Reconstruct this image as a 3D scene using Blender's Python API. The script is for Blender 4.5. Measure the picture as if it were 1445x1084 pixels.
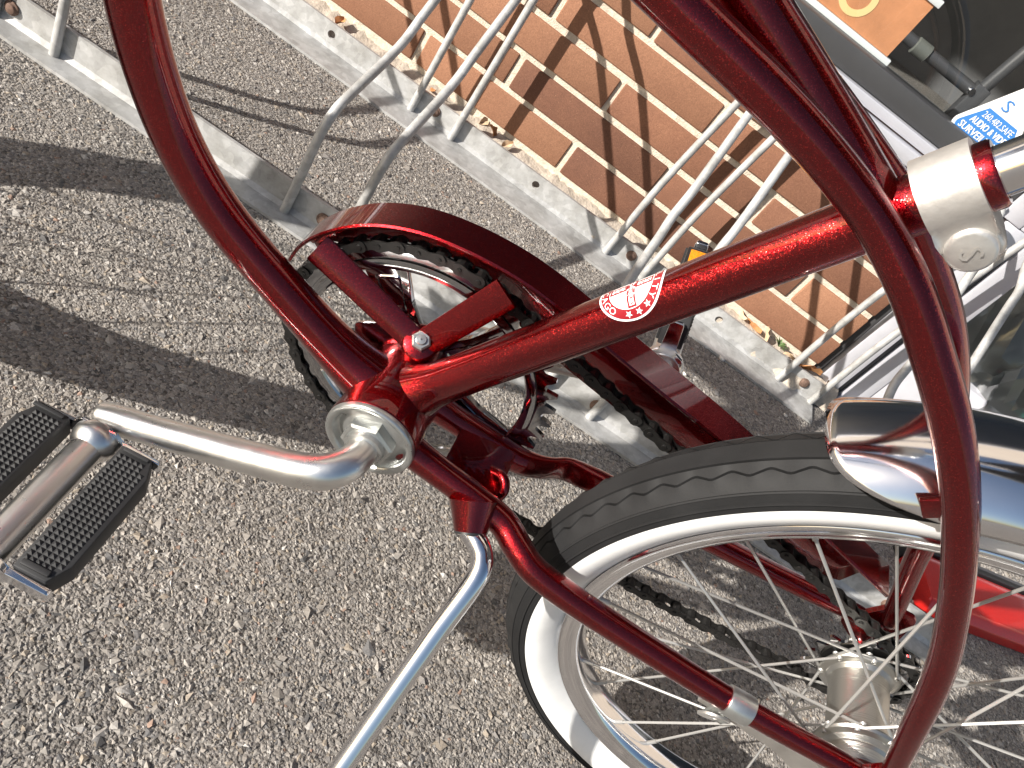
import bpy, bmesh, math, random
import numpy as np
from mathutils import Vector, Matrix

random.seed(7); rng = np.random.default_rng(7)
for o in list(bpy.data.objects): bpy.data.objects.remove(o)
scn = bpy.context.scene
COL = scn.collection
R = math.radians

# ------------------------------------------------------------------ camera
CAM = Vector((0.26143, -1.24625, 0.63051))
RIGHT = Vector((0.81065, 0.28761, 0.51002)); DOWN = Vector((0.57482, -0.55675, -0.59968)); FWD = Vector((0.11148, 0.77930, -0.61665))
cam_d = bpy.data.cameras.new('camera'); cam = bpy.data.objects.new('camera', cam_d); COL.objects.link(cam)
cam_d.sensor_width = 36.0; cam_d.lens = 36.0 * 1202.15 / 1445.0
cam_d.clip_start = 0.02; cam_d.clip_end = 600.0
m = Matrix((RIGHT, -DOWN, -FWD)).transposed().to_4x4(); m.translation = CAM
cam.matrix_world = m
scn.camera = cam

# ------------------------------------------------------------------ light
SUN_AZ, SUN_EL = R(38.0), R(21.5)           # direction the light travels to, in plan; height of the sun
sdir = Vector((math.cos(SUN_AZ) * math.cos(SUN_EL), math.sin(SUN_AZ) * math.cos(SUN_EL), -math.sin(SUN_EL)))
world = bpy.data.worlds.new('World'); scn.world = world; world.use_nodes = True
wn = world.node_tree; bg = wn.nodes['Background']
sky = wn.nodes.new('ShaderNodeTexSky'); sky.sky_type = 'NISHITA'; sky.sun_disc = False
sky.sun_elevation = SUN_EL
sky.sun_rotation = math.atan2(-sdir.x, -sdir.y)
sky.air_density = 1.0; sky.dust_density = 1.5; sky.ozone_density = 1.0
wn.links.new(sky.outputs[0], bg.inputs[0]); bg.inputs[1].default_value = 0.07
sun_d = bpy.data.lights.new('sun', 'SUN'); sun_d.energy = 5.0; sun_d.angle = R(0.53); sun_d.color = (1.0, 0.95, 0.88)
sun = bpy.data.objects.new('sun', sun_d); COL.objects.link(sun)
sun.rotation_euler = (-sdir).to_track_quat('Z', 'Y').to_euler(); sun.location = (-3, -3, 3)
scn.view_settings.view_transform = 'Standard'; scn.view_settings.look = 'None'
scn.view_settings.exposure = 0.88; scn.view_settings.gamma = 1.0; scn.view_settings.use_curve_mapping = False

# ------------------------------------------------------------------ helpers
def V(*a): return np.array(a, float)

class MB:
    def __init__(s): s.v = []; s.f = []; s.n = 0
    def add(s, verts, faces):
        verts = np.asarray(verts, float)
        s.v.append(verts); s.f += [tuple(int(i) + s.n for i in f) for f in faces]; s.n += len(verts)
        return s
    def mesh(s, name, angle=40):
        me = bpy.data.meshes.new(name)
        me.from_pydata(np.concatenate(s.v).tolist(), [], s.f)
        b = bmesh.new(); b.from_mesh(me); bmesh.ops.recalc_face_normals(b, faces=b.faces); b.to_mesh(me); b.free()
        if angle > 0:
            me.polygons.foreach_set('use_smooth', [True] * len(me.polygons))
            if angle < 180: me.set_sharp_from_angle(angle=R(angle))
        me.update(); return me
    def build(s, name, mat, parent=None, angle=40):
        return link(name, s.mesh(name, angle), mat, parent)

def link(name, me, mat, parent=None):
    o = bpy.data.objects.new(name, me); COL.objects.link(o)
    if mat is not None and len(me.materials) == 0: me.materials.append(mat)
    if parent is not None: o.parent = parent
    return o
def empty(name, loc=(0, 0, 0), parent=None):
    o = bpy.data.objects.new(name, None); COL.objects.link(o); o.location = loc; o.empty_display_size = .05
    if parent is not None: o.parent = parent
    return o
def tag(o, label=None, cat=None, group=None, kind=None):
    if label: o['label'] = label
    if cat: o['category'] = cat
    if group: o['group'] = group
    if kind: o['kind'] = kind
    return o

def unit(a): a = np.asarray(a, float); return a / np.linalg.norm(a)
def spline(pts, sub=8, extra=None):
    """Catmull-Rom (centripetal) resampling; extra = per point scalars resampled alongside."""
    P = np.asarray(pts, float)
    if extra is not None: P = np.c_[P, np.asarray(extra, float)]
    if len(P) == 2: sub = 1
    Q = np.vstack([2 * P[0] - P[1], P, 2 * P[-1] - P[-2]]); out = []
    for i in range(1, len(Q) - 2):
        p0, p1, p2, p3 = Q[i - 1], Q[i], Q[i + 1], Q[i + 2]
        d = lambda a, b: max(np.linalg.norm((a - b)[:3]) ** .5, 1e-6)
        t0 = 0; t1 = t0 + d(p0, p1); t2 = t1 + d(p1, p2); t3 = t2 + d(p2, p3)
        for k in range(sub):
            t = t1 + (t2 - t1) * k / sub
            A1 = (t1 - t) / (t1 - t0) * p0 + (t - t0) / (t1 - t0) * p1
            A2 = (t2 - t) / (t2 - t1) * p1 + (t - t1) / (t2 - t1) * p2
            A3 = (t3 - t) / (t3 - t2) * p2 + (t - t2) / (t3 - t2) * p3
            B1 = (t2 - t) / (t2 - t0) * A1 + (t - t0) / (t2 - t0) * A2
            B2 = (t3 - t) / (t3 - t1) * A2 + (t - t1) / (t3 - t1) * A3
            out.append((t2 - t) / (t2 - t1) * B1 + (t - t1) / (t2 - t1) * B2)
    out.append(P[-1]); out = np.array(out)
    return (out[:, :3], out[:, 3:]) if extra is not None else out

def sweep(mb, pts, r, n=20, caps=True, prof=None, up=None):
    """tube (or profile prof[(a,b)]) along a polyline with parallel transport; r scalar / per-point (r) or (ra, rb)"""
    P = np.asarray(pts, float); k = len(P)
    rr = np.asarray(r, float)
    if rr.ndim == 0: rr = np.full((k, 2), float(rr))
    elif rr.ndim == 1: rr = np.c_[rr, rr]
    T_ = np.gradient(P, axis=0); T_ /= np.linalg.norm(T_, axis=1)[:, None]
    a = np.array(up if up is not None else ((0, 1, 0) if abs(T_[0][1]) < .9 else (1, 0, 0)), float)
    a = unit(a - T_[0] * (a @ T_[0])); vs = []
    if prof is None:
        th = np.linspace(0, 2 * np.pi, n, endpoint=False); prof = np.c_[np.cos(th), np.sin(th)]
    prof = np.asarray(prof, float); n = len(prof)
    for i in range(k):
        a = unit(a - T_[i] * (a @ T_[i])); b = np.cross(T_[i], a)
        vs.append(P[i] + rr[i, 0] * prof[:, :1] * a + rr[i, 1] * prof[:, 1:] * b)
    f = [(i * n + j, i * n + (j + 1) % n, (i + 1) * n + (j + 1) % n, (i + 1) * n + j) for i in range(k - 1) for j in range(n)]
    if caps: f += [tuple(range(n))[::-1], tuple((k - 1) * n + j for j in range(n))]
    mb.add(np.concatenate(vs), f); return mb

def frame_of(axis):
    w = unit(axis); a = V(0, 0, 1) if abs(w[2]) < .9 else V(1, 0, 0)
    u_ = unit(np.cross(a, w)); v_ = np.cross(w, u_); return u_, v_, w
def lathe(mb, prof, c=(0, 0, 0), axis=(0, 1, 0), n=48, a0=0, a1=2 * math.pi, closed_prof=False, caps=False):
    """prof = [(h, r)] along axis"""
    u_, v_, w = frame_of(axis); prof = np.asarray(prof, float); full = abs(a1 - a0 - 2 * math.pi) < 1e-6
    th = np.linspace(a0, a1, n, endpoint=not full); k = len(prof)
    vs = np.concatenate([np.asarray(c) + prof[:, :1] * w + prof[:, 1:] * (math.cos(t) * u_ + math.sin(t) * v_) for t in th])
    f = []
    for i in range(n if full else n - 1):
        i2 = (i + 1) % n
        for j in range(k if closed_prof else k - 1):
            j2 = (j + 1) % k; f.append((i * k + j, i * k + j2, i2 * k + j2, i2 * k + j))
    if caps and full:
        f.append(tuple(i * k for i in range(n))); f.append(tuple(i * k + k - 1 for i in range(n))[::-1])
    mb.add(vs, f); return mb
def cyl(mb, p0, p1, r, n=20, bev=0.0):
    p0 = np.asarray(p0, float); p1 = np.asarray(p1, float); L = np.linalg.norm(p1 - p0); b = bev
    prof = [(0, max(r - b, 1e-5)), (b, r), (L - b, r), (L, max(r - b, 1e-5))] if b else [(0, r), (L, r)]
    return lathe(mb, prof, p0, p1 - p0, n, caps=True)
def hexnut(mb, p0, p1, rad, rot=0, bev=.0008):
    p0 = np.asarray(p0, float); p1 = np.asarray(p1, float); w = unit(p1 - p0); u_, v_, w = frame_of(w)
    ang = [rot + i * math.pi / 3 for i in range(6)]; ring = lambda c, r_: [c + r_ * (math.cos(t) * u_ + math.sin(t) * v_) for t in ang]
    vs = ring(p0, rad) + ring(p1 - w * bev, rad) + ring(p1, rad - bev * 1.4)
    f = [tuple(range(6))[::-1], tuple(range(12, 18))]
    for l in (0, 6): f += [(l + i, l + (i + 1) % 6, l + 6 + (i + 1) % 6, l + 6 + i) for i in range(6)]
    mb.add(vs, f); return mb
def box(mb, lo, hi, bev=0.0):
    lo = np.asarray(lo, float); hi = np.asarray(hi, float)
    if not bev:
        v = [(x, y, z) for x in (lo[0], hi[0]) for y in (lo[1], hi[1]) for z in (lo[2], hi[2])]
        mb.add(v, [(0, 1, 3, 2), (4, 6, 7, 5), (0, 4, 5, 1), (2, 3, 7, 6), (0, 2, 6, 4), (1, 5, 7, 3)]); return mb
    b = bmesh.new(); bmesh.ops.create_cube(b, size=1.0)
    for v in b.verts: v.co = Vector([(lo[i] + hi[i]) / 2 + v.co[i] * (hi[i] - lo[i]) for i in range(3)])
    bmesh.ops.bevel(b, geom=b.edges[:], offset=bev, segments=2, profile=.5, affect='EDGES')
    b.verts.index_update(); mb.add([v.co[:] for v in b.verts], [[v.index for v in f.verts] for f in b.faces]); b.free(); return mb
def prism(mb, poly, y0, y1, bev=0.0, frame=None):
    """extrude polygon [(a,b)] from c0 to c1 along frame axis; frame = (origin, A, B, N)"""
    o, A_, B_, N_ = frame if frame else (V(0, 0, 0), V(1, 0, 0), V(0, 0, 1), V(0, 1, 0))
    b = bmesh.new(); lo = [b.verts.new(Vector(o + p[0] * A_ + p[1] * B_ + y0 * N_)) for p in poly]
    hi = [b.verts.new(Vector(o + p[0] * A_ + p[1] * B_ + y1 * N_)) for p in poly]; k = len(poly)
    b.faces.new(lo[::-1]); b.faces.new(hi)
    for i in range(k): b.faces.new((lo[i], lo[(i + 1) % k], hi[(i + 1) % k], hi[i]))
    if bev:
        es = [e for e in b.edges if (e.verts[0] in lo) == (e.verts[1] in lo)]
        bmesh.ops.bevel(b, geom=es, offset=bev, segments=3, profile=.5, affect='EDGES')
    b.verts.ensure_lookup_table(); b.verts.index_update()
    mb.add([v.co[:] for v in b.verts], [[v.index for v in f.verts] for f in b.faces]); b.free(); return mb

_text_cache = {}
def text_mesh(s, size=1.0):
    """flat lettering as verts/faces in the xy plane, centred on x, baseline 0"""
    key = (s, size)
    if key in _text_cache: return _text_cache[key]
    cu = bpy.data.curves.new('txt', 'FONT'); cu.body = s; cu.size = size; cu.align_x = 'CENTER'; cu.resolution_u = 2
    ob = bpy.data.objects.new('txt', cu); COL.objects.link(ob)
    dg = bpy.context.evaluated_depsgraph_get(); me = ob.evaluated_get(dg).to_mesh()
    v = np.array([x.co[:] for x in me.vertices]); f = [tuple(p.vertices) for p in me.polygons]
    ob.evaluated_get(dg).to_mesh_clear(); bpy.data.objects.remove(ob); bpy.data.curves.remove(cu)
    _text_cache[key] = (v, f); return v, f

# ------------------------------------------------------------------ materials
def new_mat(name):
    mt = bpy.data.materials.new(name); mt.use_nodes = True; nt = mt.node_tree
    return mt, nt, nt.nodes['Principled BSDF']
def node(nt, typ, **kw):
    n = nt.nodes.new(typ)
    for k, v in kw.items(): setattr(n, k, v)
    return n
def simple(name, col, rough=.5, metal=0.0, coat=0.0, noise=0.0, nscale=40, bump=0.0, bscale=300, spec=.5):
    mt, nt, p = new_mat(name)
    p.inputs['Base Color'].default_value = (*col, 1); p.inputs['Roughness'].default_value = rough
    p.inputs['Metallic'].default_value = metal; p.inputs['Coat Weight'].default_value = coat
    p.inputs['Specular IOR Level'].default_value = spec
    tc = node(nt, 'ShaderNodeTexCoord')
    if noise:
        nz = node(nt, 'ShaderNodeTexNoise'); nz.inputs['Scale'].default_value = nscale; nz.inputs['Detail'].default_value = 6
        nz.inputs['Roughness'].default_value = .65
        mp = node(nt, 'ShaderNodeMapRange'); mp.inputs['From Min'].default_value = .3; mp.inputs['From Max'].default_value = .7
        mp.inputs['To Min'].default_value = 1 - noise; mp.inputs['To Max'].default_value = 1 + noise
        mx = node(nt, 'ShaderNodeMix', data_type='RGBA', blend_type='MULTIPLY'); mx.inputs['Factor'].default_value = 1
        mx.inputs['A'].default_value = (*col, 1)
        nt.links.new(tc.outputs['Object'], nz.inputs['Vector']); nt.links.new(nz.outputs[0], mp.inputs['Value'])
        cb = node(nt, 'ShaderNodeCombineColor')
        for i in range(3): nt.links.new(mp.outputs[0], cb.inputs[i])
        nt.links.new(cb.outputs[0], mx.inputs['B']); nt.links.new(mx.outputs['Result'], p.inputs['Base Color'])
        rr = node(nt, 'ShaderNodeMapRange'); rr.inputs['To Min'].default_value = max(.02, rough - .12 * (rough > .1)); rr.inputs['To Max'].default_value = min(1, rough + .12)
        nt.links.new(nz.outputs[0], rr.inputs['Value']); nt.links.new(rr.outputs[0], p.inputs['Roughness'])
    if bump:
        nb = node(nt, 'ShaderNodeTexNoise'); nb.inputs['Scale'].default_value = bscale; nb.inputs['Detail'].default_value = 5
        bp = node(nt, 'ShaderNodeBump'); bp.inputs['Strength'].default_value = bump; bp.inputs['Distance'].default_value = .002
        nt.links.new(tc.outputs['Object'], nb.inputs['Vector']); nt.links.new(nb.outputs[0], bp.inputs['Height'])
        nt.links.new(bp.outputs[0], p.inputs['Normal'])
    return mt

def flake_paint(name, col, deep):
    mt, nt, p = new_mat(name)
    tc = node(nt, 'ShaderNodeTexCoord')
    vo = node(nt, 'ShaderNodeTexVoronoi'); vo.inputs['Scale'].default_value = 3300
    nt.links.new(tc.outputs['Object'], vo.inputs['Vector'])
    sub = node(nt, 'ShaderNodeVectorMath', operation='SUBTRACT'); sub.inputs[1].default_value = (.5, .5, .5)
    sc = node(nt, 'ShaderNodeVectorMath', operation='SCALE'); sc.inputs['Scale'].default_value = .26
    geo = node(nt, 'ShaderNodeNewGeometry')
    ad = node(nt, 'ShaderNodeVectorMath', operation='ADD'); nm = node(nt, 'ShaderNodeVectorMath', operation='NORMALIZE')
    nt.links.new(vo.outputs['Color'], sub.inputs[0]); nt.links.new(sub.outputs[0], sc.inputs[0])
    nt.links.new(sc.outputs[0], ad.inputs[0]); nt.links.new(geo.outputs['Normal'], ad.inputs[1]); nt.links.new(ad.outputs[0], nm.inputs[0])
    nt.links.new(nm.outputs[0], p.inputs['Normal'])
    sep = node(nt, 'ShaderNodeSeparateColor'); nt.links.new(vo.outputs['Color'], sep.inputs[0])
    rp = node(nt, 'ShaderNodeValToRGB'); e = rp.color_ramp.elements
    e[0].position = 0; e[0].color = (*deep, 1); e[1].position = .93; e[1].color = (*col, 1)
    x = rp.color_ramp.elements.new(.97); x.color = (.60, .05, .045, 1)
    nt.links.new(sep.outputs[2], rp.inputs[0]); nt.links.new(rp.outputs[0], p.inputs['Base Color'])
    p.inputs['Metallic'].default_value = 1.0; p.inputs['Roughness'].default_value = .27
    p.inputs['Coat Weight'].default_value = 1.0; p.inputs['Coat Roughness'].default_value = .03; p.inputs['Coat IOR'].default_value = 1.5
    return mt

def galvanised():
    mt, nt, p = new_mat('galvanised_steel')
    tc = node(nt, 'ShaderNodeTexCoord')
    n1 = node(nt, 'ShaderNodeTexNoise'); n1.inputs['Scale'].default_value = 22; n1.inputs['Detail'].default_value = 7; n1.inputs['Roughness'].default_value = .7
    n2 = node(nt, 'ShaderNodeTexVoronoi'); n2.inputs['Scale'].default_value = 110
    rp = node(nt, 'ShaderNodeValToRGB'); e = rp.color_ramp.elements
    e[0].position = .33; e[0].color = (.30, .295, .28, 1); e[1].position = .62; e[1].color = (.47, .47, .465, 1)
    mx = node(nt, 'ShaderNodeMix', data_type='RGBA', blend_type='OVERLAY'); mx.inputs['Factor'].default_value = .12
    for n in (n1, n2): nt.links.new(tc.outputs['Object'], n.inputs['Vector'])
    nt.links.new(n1.outputs[0], rp.inputs[0]); nt.links.new(rp.outputs[0], mx.inputs['A']); sv = node(nt, 'ShaderNodeSeparateColor'); nt.links.new(n2.outputs['Color'], sv.inputs[0]); cv = node(nt, 'ShaderNodeCombineColor')
    for i in range(3): nt.links.new(sv.outputs[0], cv.inputs[i])
    nt.links.new(cv.outputs[0], mx.inputs['B'])
    nt.links.new(mx.outputs['Result'], p.inputs['Base Color'])
    p.inputs['Metallic'].default_value = .25; p.inputs['Roughness'].default_value = .55
    bp = node(nt, 'ShaderNodeBump'); bp.inputs['Strength'].default_value = .12; bp.inputs['Distance'].default_value = .002
    nt.links.new(n1.outputs[0], bp.inputs['Height']); nt.links.new(bp.outputs[0], p.inputs['Normal'])
    return mt

def brick_mat():
    mt, nt, p = new_mat('brick_clay')
    tc = node(nt, 'ShaderNodeTexCoord'); oi = node(nt, 'ShaderNodeObjectInfo')
    geo = node(nt, 'ShaderNodeNewGeometry')
    n1 = node(nt, 'ShaderNodeTexNoise'); n1.inputs['Scale'].default_value = 9; n1.inputs['Detail'].default_value = 8; n1.inputs['Roughness'].default_value = .7
    n2 = node(nt, 'ShaderNodeTexNoise'); n2.inputs['Scale'].default_value = 600; n2.inputs['Detail'].default_value = 3
    n3 = node(nt, 'ShaderNodeTexVoronoi'); n3.inputs['Scale'].default_value = 170
    for n in (n1, n2, n3): nt.links.new(geo.outputs['Position'], n.inputs['Vector'])
    rp = node(nt, 'ShaderNodeValToRGB'); e = rp.color_ramp.elements
    e[0].position = 0; e[0].color = (.115, .056, .040, 1); e[1].position = 1; e[1].color = (.345, .180, .108, 1)
    x = rp.color_ramp.elements.new(.5); x.color = (.235, .115, .071, 1)
    a = node(nt, 'ShaderNodeMath', operation='MULTIPLY_ADD'); a.inputs[1].default_value = .75; a.inputs[2].default_value = -.22
    nt.links.new(n1.outputs[0], a.inputs[0])
    b = node(nt, 'ShaderNodeMath', operation='MULTIPLY_ADD'); b.inputs[1].default_value = .75; nt.links.new(oi.outputs['Random'], b.inputs[0]); nt.links.new(a.outputs[0], b.inputs[2])
    nt.links.new(b.outputs[0], rp.inputs[0])
    mx = node(nt, 'ShaderNodeMix', data_type='RGBA', blend_type='MULTIPLY'); mx.inputs['Factor'].default_value = .55
    r2 = node(nt, 'ShaderNodeValToRGB'); r2.color_ramp.elements[0].position = .3; r2.color_ramp.elements[0].color = (.55, .5, .47, 1); r2.color_ramp.elements[1].position = .72; r2.color_ramp.elements[1].color = (1.15, 1.12, 1.1, 1)
    nt.links.new(n2.outputs[0], r2.inputs[0]); nt.links.new(rp.outputs[0], mx.inputs['A']); nt.links.new(r2.outputs[0], mx.inputs['B'])
    # pale sand grains and pits
    m2 = node(nt, 'ShaderNodeMath', operation='LESS_THAN'); m2.inputs[1].default_value = .085; nt.links.new(n3.outputs['Distance'], m2.inputs[0])
    m3 = node(nt, 'ShaderNodeMath', operation='MULTIPLY'); m3.inputs[1].default_value = .35; nt.links.new(m2.outputs[0], m3.inputs[0])
    mx2 = node(nt, 'ShaderNodeMix', data_type='RGBA'); mx2.inputs['B'].default_value = (.62, .36, .22, 1)
    nt.links.new(m3.outputs[0], mx2.inputs['Factor']); nt.links.new(mx.outputs['Result'], mx2.inputs['A']); nt.links.new(mx2.outputs['Result'], p.inputs['Base Color'])
    p.inputs['Roughness'].default_value = .9; p.inputs['Specular IOR Level'].default_value = .25
    bp = node(nt, 'ShaderNodeBump'); bp.inputs['Strength'].default_value = .45; bp.inputs['Distance'].default_value = .0012
    nt.links.new(n2.outputs[0], bp.inputs['Height']); nt.links.new(bp.outputs[0], p.inputs['Normal'])
    return mt

def asphalt_mat(name='asphalt', dark=False):
    mt, nt, p = new_mat(name)
    geo = node(nt, 'ShaderNodeNewGeometry')
    n1 = node(nt, 'ShaderNodeTexNoise'); n1.inputs['Scale'].default_value = 6; n1.inputs['Detail'].default_value = 8; n1.inputs['Roughness'].default_value = .65
    v1 = node(nt, 'ShaderNodeTexVoronoi'); v1.inputs['Scale'].default_value = 330
    n2 = node(nt, 'ShaderNodeTexNoise'); n2.inputs['Scale'].default_value = 500; n2.inputs['Detail'].default_value = 4
    for n in (n1, v1, n2): nt.links.new(geo.outputs['Position'], n.inputs['Vector'])
    rp = node(nt, 'ShaderNodeValToRGB'); e = rp.color_ramp.elements
    e[0].position = .3; e[0].color = (.150, .135, .120, 1); e[1].position = .7; e[1].color = (.30, .275, .25, 1)
    nt.links.new(n2.outputs[0], rp.inputs[0])
    mx = node(nt, 'ShaderNodeMix', data_type='RGBA', blend_type='OVERLAY'); mx.inputs['Factor'].default_value = .5
    sp = node(nt, 'ShaderNodeSeparateColor'); nt.links.new(v1.outputs['Color'], sp.inputs[0])
    cb = node(nt, 'ShaderNodeCombineColor')
    for i in range(3): nt.links.new(sp.outputs[0], cb.inputs[i])
    nt.links.new(rp.outputs[0], mx.inputs['A']); nt.links.new(cb.outputs[0], mx.inputs['B'])
    m1 = node(nt, 'ShaderNodeMapRange'); m1.inputs['From Min'].default_value = .3; m1.inputs['From Max'].default_value = .7; m1.inputs['To Min'].default_value = .8; m1.inputs['To Max'].default_value = 1.15
    nt.links.new(n1.outputs[0], m1.inputs['Value'])
    mm = node(nt, 'ShaderNodeVectorMath', operation='SCALE'); nt.links.new(mx.outputs['Result'], mm.inputs[0]); nt.links.new(m1.outputs[0], mm.inputs['Scale'])
    nt.links.new(mm.outputs[0], p.inputs['Base Color']); p.inputs['Roughness'].default_value = .92; p.inputs['Specular IOR Level'].default_value = .25
    bp = node(nt, 'ShaderNodeBump'); bp.inputs['Strength'].default_value = .8; bp.inputs['Distance'].default_value = .0025
    sb = node(nt, 'ShaderNodeMath', operation='SUBTRACT'); nt.links.new(n2.outputs[0], sb.inputs[0]); nt.links.new(v1.outputs['Distance'], sb.inputs[1])
    nt.links.new(sb.outputs[0], bp.inputs['Height']); nt.links.new(bp.outputs[0], p.inputs['Normal'])
    return mt

def stone_mat():
    mt, nt, p = new_mat('stone_chips')
    at = node(nt, 'ShaderNodeVertexColor'); at.layer_name = 'Col'
    geo = node(nt, 'ShaderNodeNewGeometry'); n1 = node(nt, 'ShaderNodeTexNoise'); n1.inputs['Scale'].default_value = 900; n1.inputs['Detail'].default_value = 3
    nt.links.new(geo.outputs['Position'], n1.inputs['Vector'])
    mr = node(nt, 'ShaderNodeMapRange'); mr.inputs['From Min'].default_value = .3; mr.inputs['From Max'].default_value = .7; mr.inputs['To Min'].default_value = .78; mr.inputs['To Max'].default_value = 1.15
    nt.links.new(n1.outputs[0], mr.inputs['Value'])
    n5 = node(nt, 'ShaderNodeTexNoise'); n5.inputs['Scale'].default_value = 5; n5.inputs['Detail'].default_value = 6
    nt.links.new(geo.outputs['Position'], n5.inputs['Vector'])
    m5 = node(nt, 'ShaderNodeMapRange'); m5.inputs['From Min'].default_value = .3; m5.inputs['From Max'].default_value = .7; m5.inputs['To Min'].default_value = .85; m5.inputs['To Max'].default_value = 1.12
    nt.links.new(n5.outputs[0], m5.inputs['Value']); mu = node(nt, 'ShaderNodeMath', operation='MULTIPLY'); nt.links.new(mr.outputs[0], mu.inputs[0]); nt.links.new(m5.outputs[0], mu.inputs[1])
    sc = node(nt, 'ShaderNodeVectorMath', operation='SCALE'); nt.links.new(at.outputs['Color'], sc.inputs[0]); nt.links.new(mu.outputs[0], sc.inputs['Scale'])
    nt.links.new(sc.outputs[0], p.inputs['Base Color']); p.inputs['Roughness'].default_value = .8; p.inputs['Specular IOR Level'].default_value = .35
    return mt

def glass_mat(name, tint=(1, 1, 1), ior=1.5, rough=0.0):
    mt = bpy.data.materials.new(name); mt.use_nodes = True; nt = mt.node_tree
    for n in list(nt.nodes): nt.nodes.remove(n)
    out = node(nt, 'ShaderNodeOutputMaterial'); tr = node(nt, 'ShaderNodeBsdfTransparent'); gl = node(nt, 'ShaderNodeBsdfGlossy')
    tr.inputs[0].default_value = (*tint, 1); gl.inputs['Roughness'].default_value = rough
    lw = node(nt, 'ShaderNodeLayerWeight'); lw.inputs[0].default_value = .5; pw = node(nt, 'ShaderNodeMath', operation='POWER'); pw.inputs[1].default_value = 5.0
    fr = node(nt, 'ShaderNodeMath', operation='MULTIPLY_ADD'); fr.inputs[1].default_value = .93; fr.inputs[2].default_value = .06; mx = node(nt, 'ShaderNodeMixShader')
    nt.links.new(lw.outputs['Facing'], pw.inputs[0]); nt.links.new(pw.outputs[0], fr.inputs[0]); nt.links.new(fr.outputs[0], mx.inputs[0]); nt.links.new(tr.outputs[0], mx.inputs[1]); nt.links.new(gl.outputs[0], mx.inputs[2]); nt.links.new(mx.outputs[0], out.inputs[0])
    return mt

PAINT = flake_paint('candy_red_flake', (.30, .0032, .006), (.12, .001, .003))
CHROME = simple('chrome', (.83, .83, .85), .045, 1.0, noise=.03, nscale=25)
STEEL = simple('brushed_steel', (.74, .73, .71), .30, 1.0, noise=.03, nscale=60)
ALLOY = simple('cast_alloy', (.62, .60, .57), .42, .75, noise=.1, nscale=45, bump=.35, bscale=90)
ZINC = simple('zinc_plate', (.50, .51, .50), .30, .9, noise=.12, nscale=70)
SATIN = simple('satin_steel', (.60, .58, .55), .38, .9, noise=.12, nscale=60)
RUBBER = simple('black_rubber', (.022, .022, .023), .55, noise=.25, nscale=30, spec=.4)
TYRE = simple('tyre_rubber', (.015, .015, .0155), .66, noise=.22, nscale=22, bump=.06, bscale=500, spec=.22)
WHITEWALL = simple('whitewall_rubber', (.78, .78, .77), .45, noise=.05, nscale=35)
CHAIN = simple('oiled_chain', (.014, .0135, .013), .38, .25, noise=.3, nscale=150, spec=.45)
WHITE = simple('white_vinyl', (.80, .80, .79), .35)
DECALRED = simple('decal_red', (.26, .008, .014), .3, coat=.6)
AMBER = simple('amber_lens', (.85, .30, .01), .12, coat=1.0, bump=.6, bscale=700)
BLACKPL = simple('black_plastic', (.018, .018, .019), .35)
GALV = galvanised()
BRICK = brick_mat()
MORTAR = simple('mortar', (.60, .52, .42), .95, noise=.22, nscale=120, bump=.7, bscale=500, spec=.2)
CONCRETE = simple('ledge_concrete', (.46, .40, .33), .95, noise=.3, nscale=60, bump=.9, bscale=220, spec=.2)
ASPHALT = asphalt_mat()
STONES = stone_mat()
RUST = simple('rusty_bolt', (.16, .10, .075), .75, .3, noise=.35, nscale=200)
ALUM = simple('anodised_aluminium', (.60, .60, .64), .45, .35, noise=.07, nscale=14)
DARKALU = simple('dark_grey_gasket', (.062, .062, .064), .5, .1, noise=.1, nscale=12)
GLASS = glass_mat('window_glass', (.86, .88, .88))
LEAF = simple('dry_leaf', (.42, .20, .085), .85, noise=.35, nscale=60, spec=.2)
LEAF2 = simple('pale_dry_leaf', (.55, .40, .26), .85, noise=.3, nscale=60, spec=.2)
DCHROME = simple('darkened_chrome', (.42, .42, .43), .06, 1.0)  # ordinary chrome; dark reflections are put into its base colour
HUBM = None
REDCASE = simple('bright_red_enamel', (.62, .018, .014), .35, .25, coat=.7, noise=.12, nscale=300, bump=.25, bscale=900)
SPOKE = simple('dull_spoke_steel', (.46, .455, .44), .42, .6)
GREEN = simple('weed_green', (.10, .16, .05), .7)

# ------------------------------------------------------------------ the place: ground
g = MB(); g.add([(-60, -60, 0), (60, -60, 0), (60, 60, 0), (-60, 60, 0)], [(0, 1, 2, 3)])
tag(g.build('ground', ASPHALT, None, 0), kind='structure')

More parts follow.
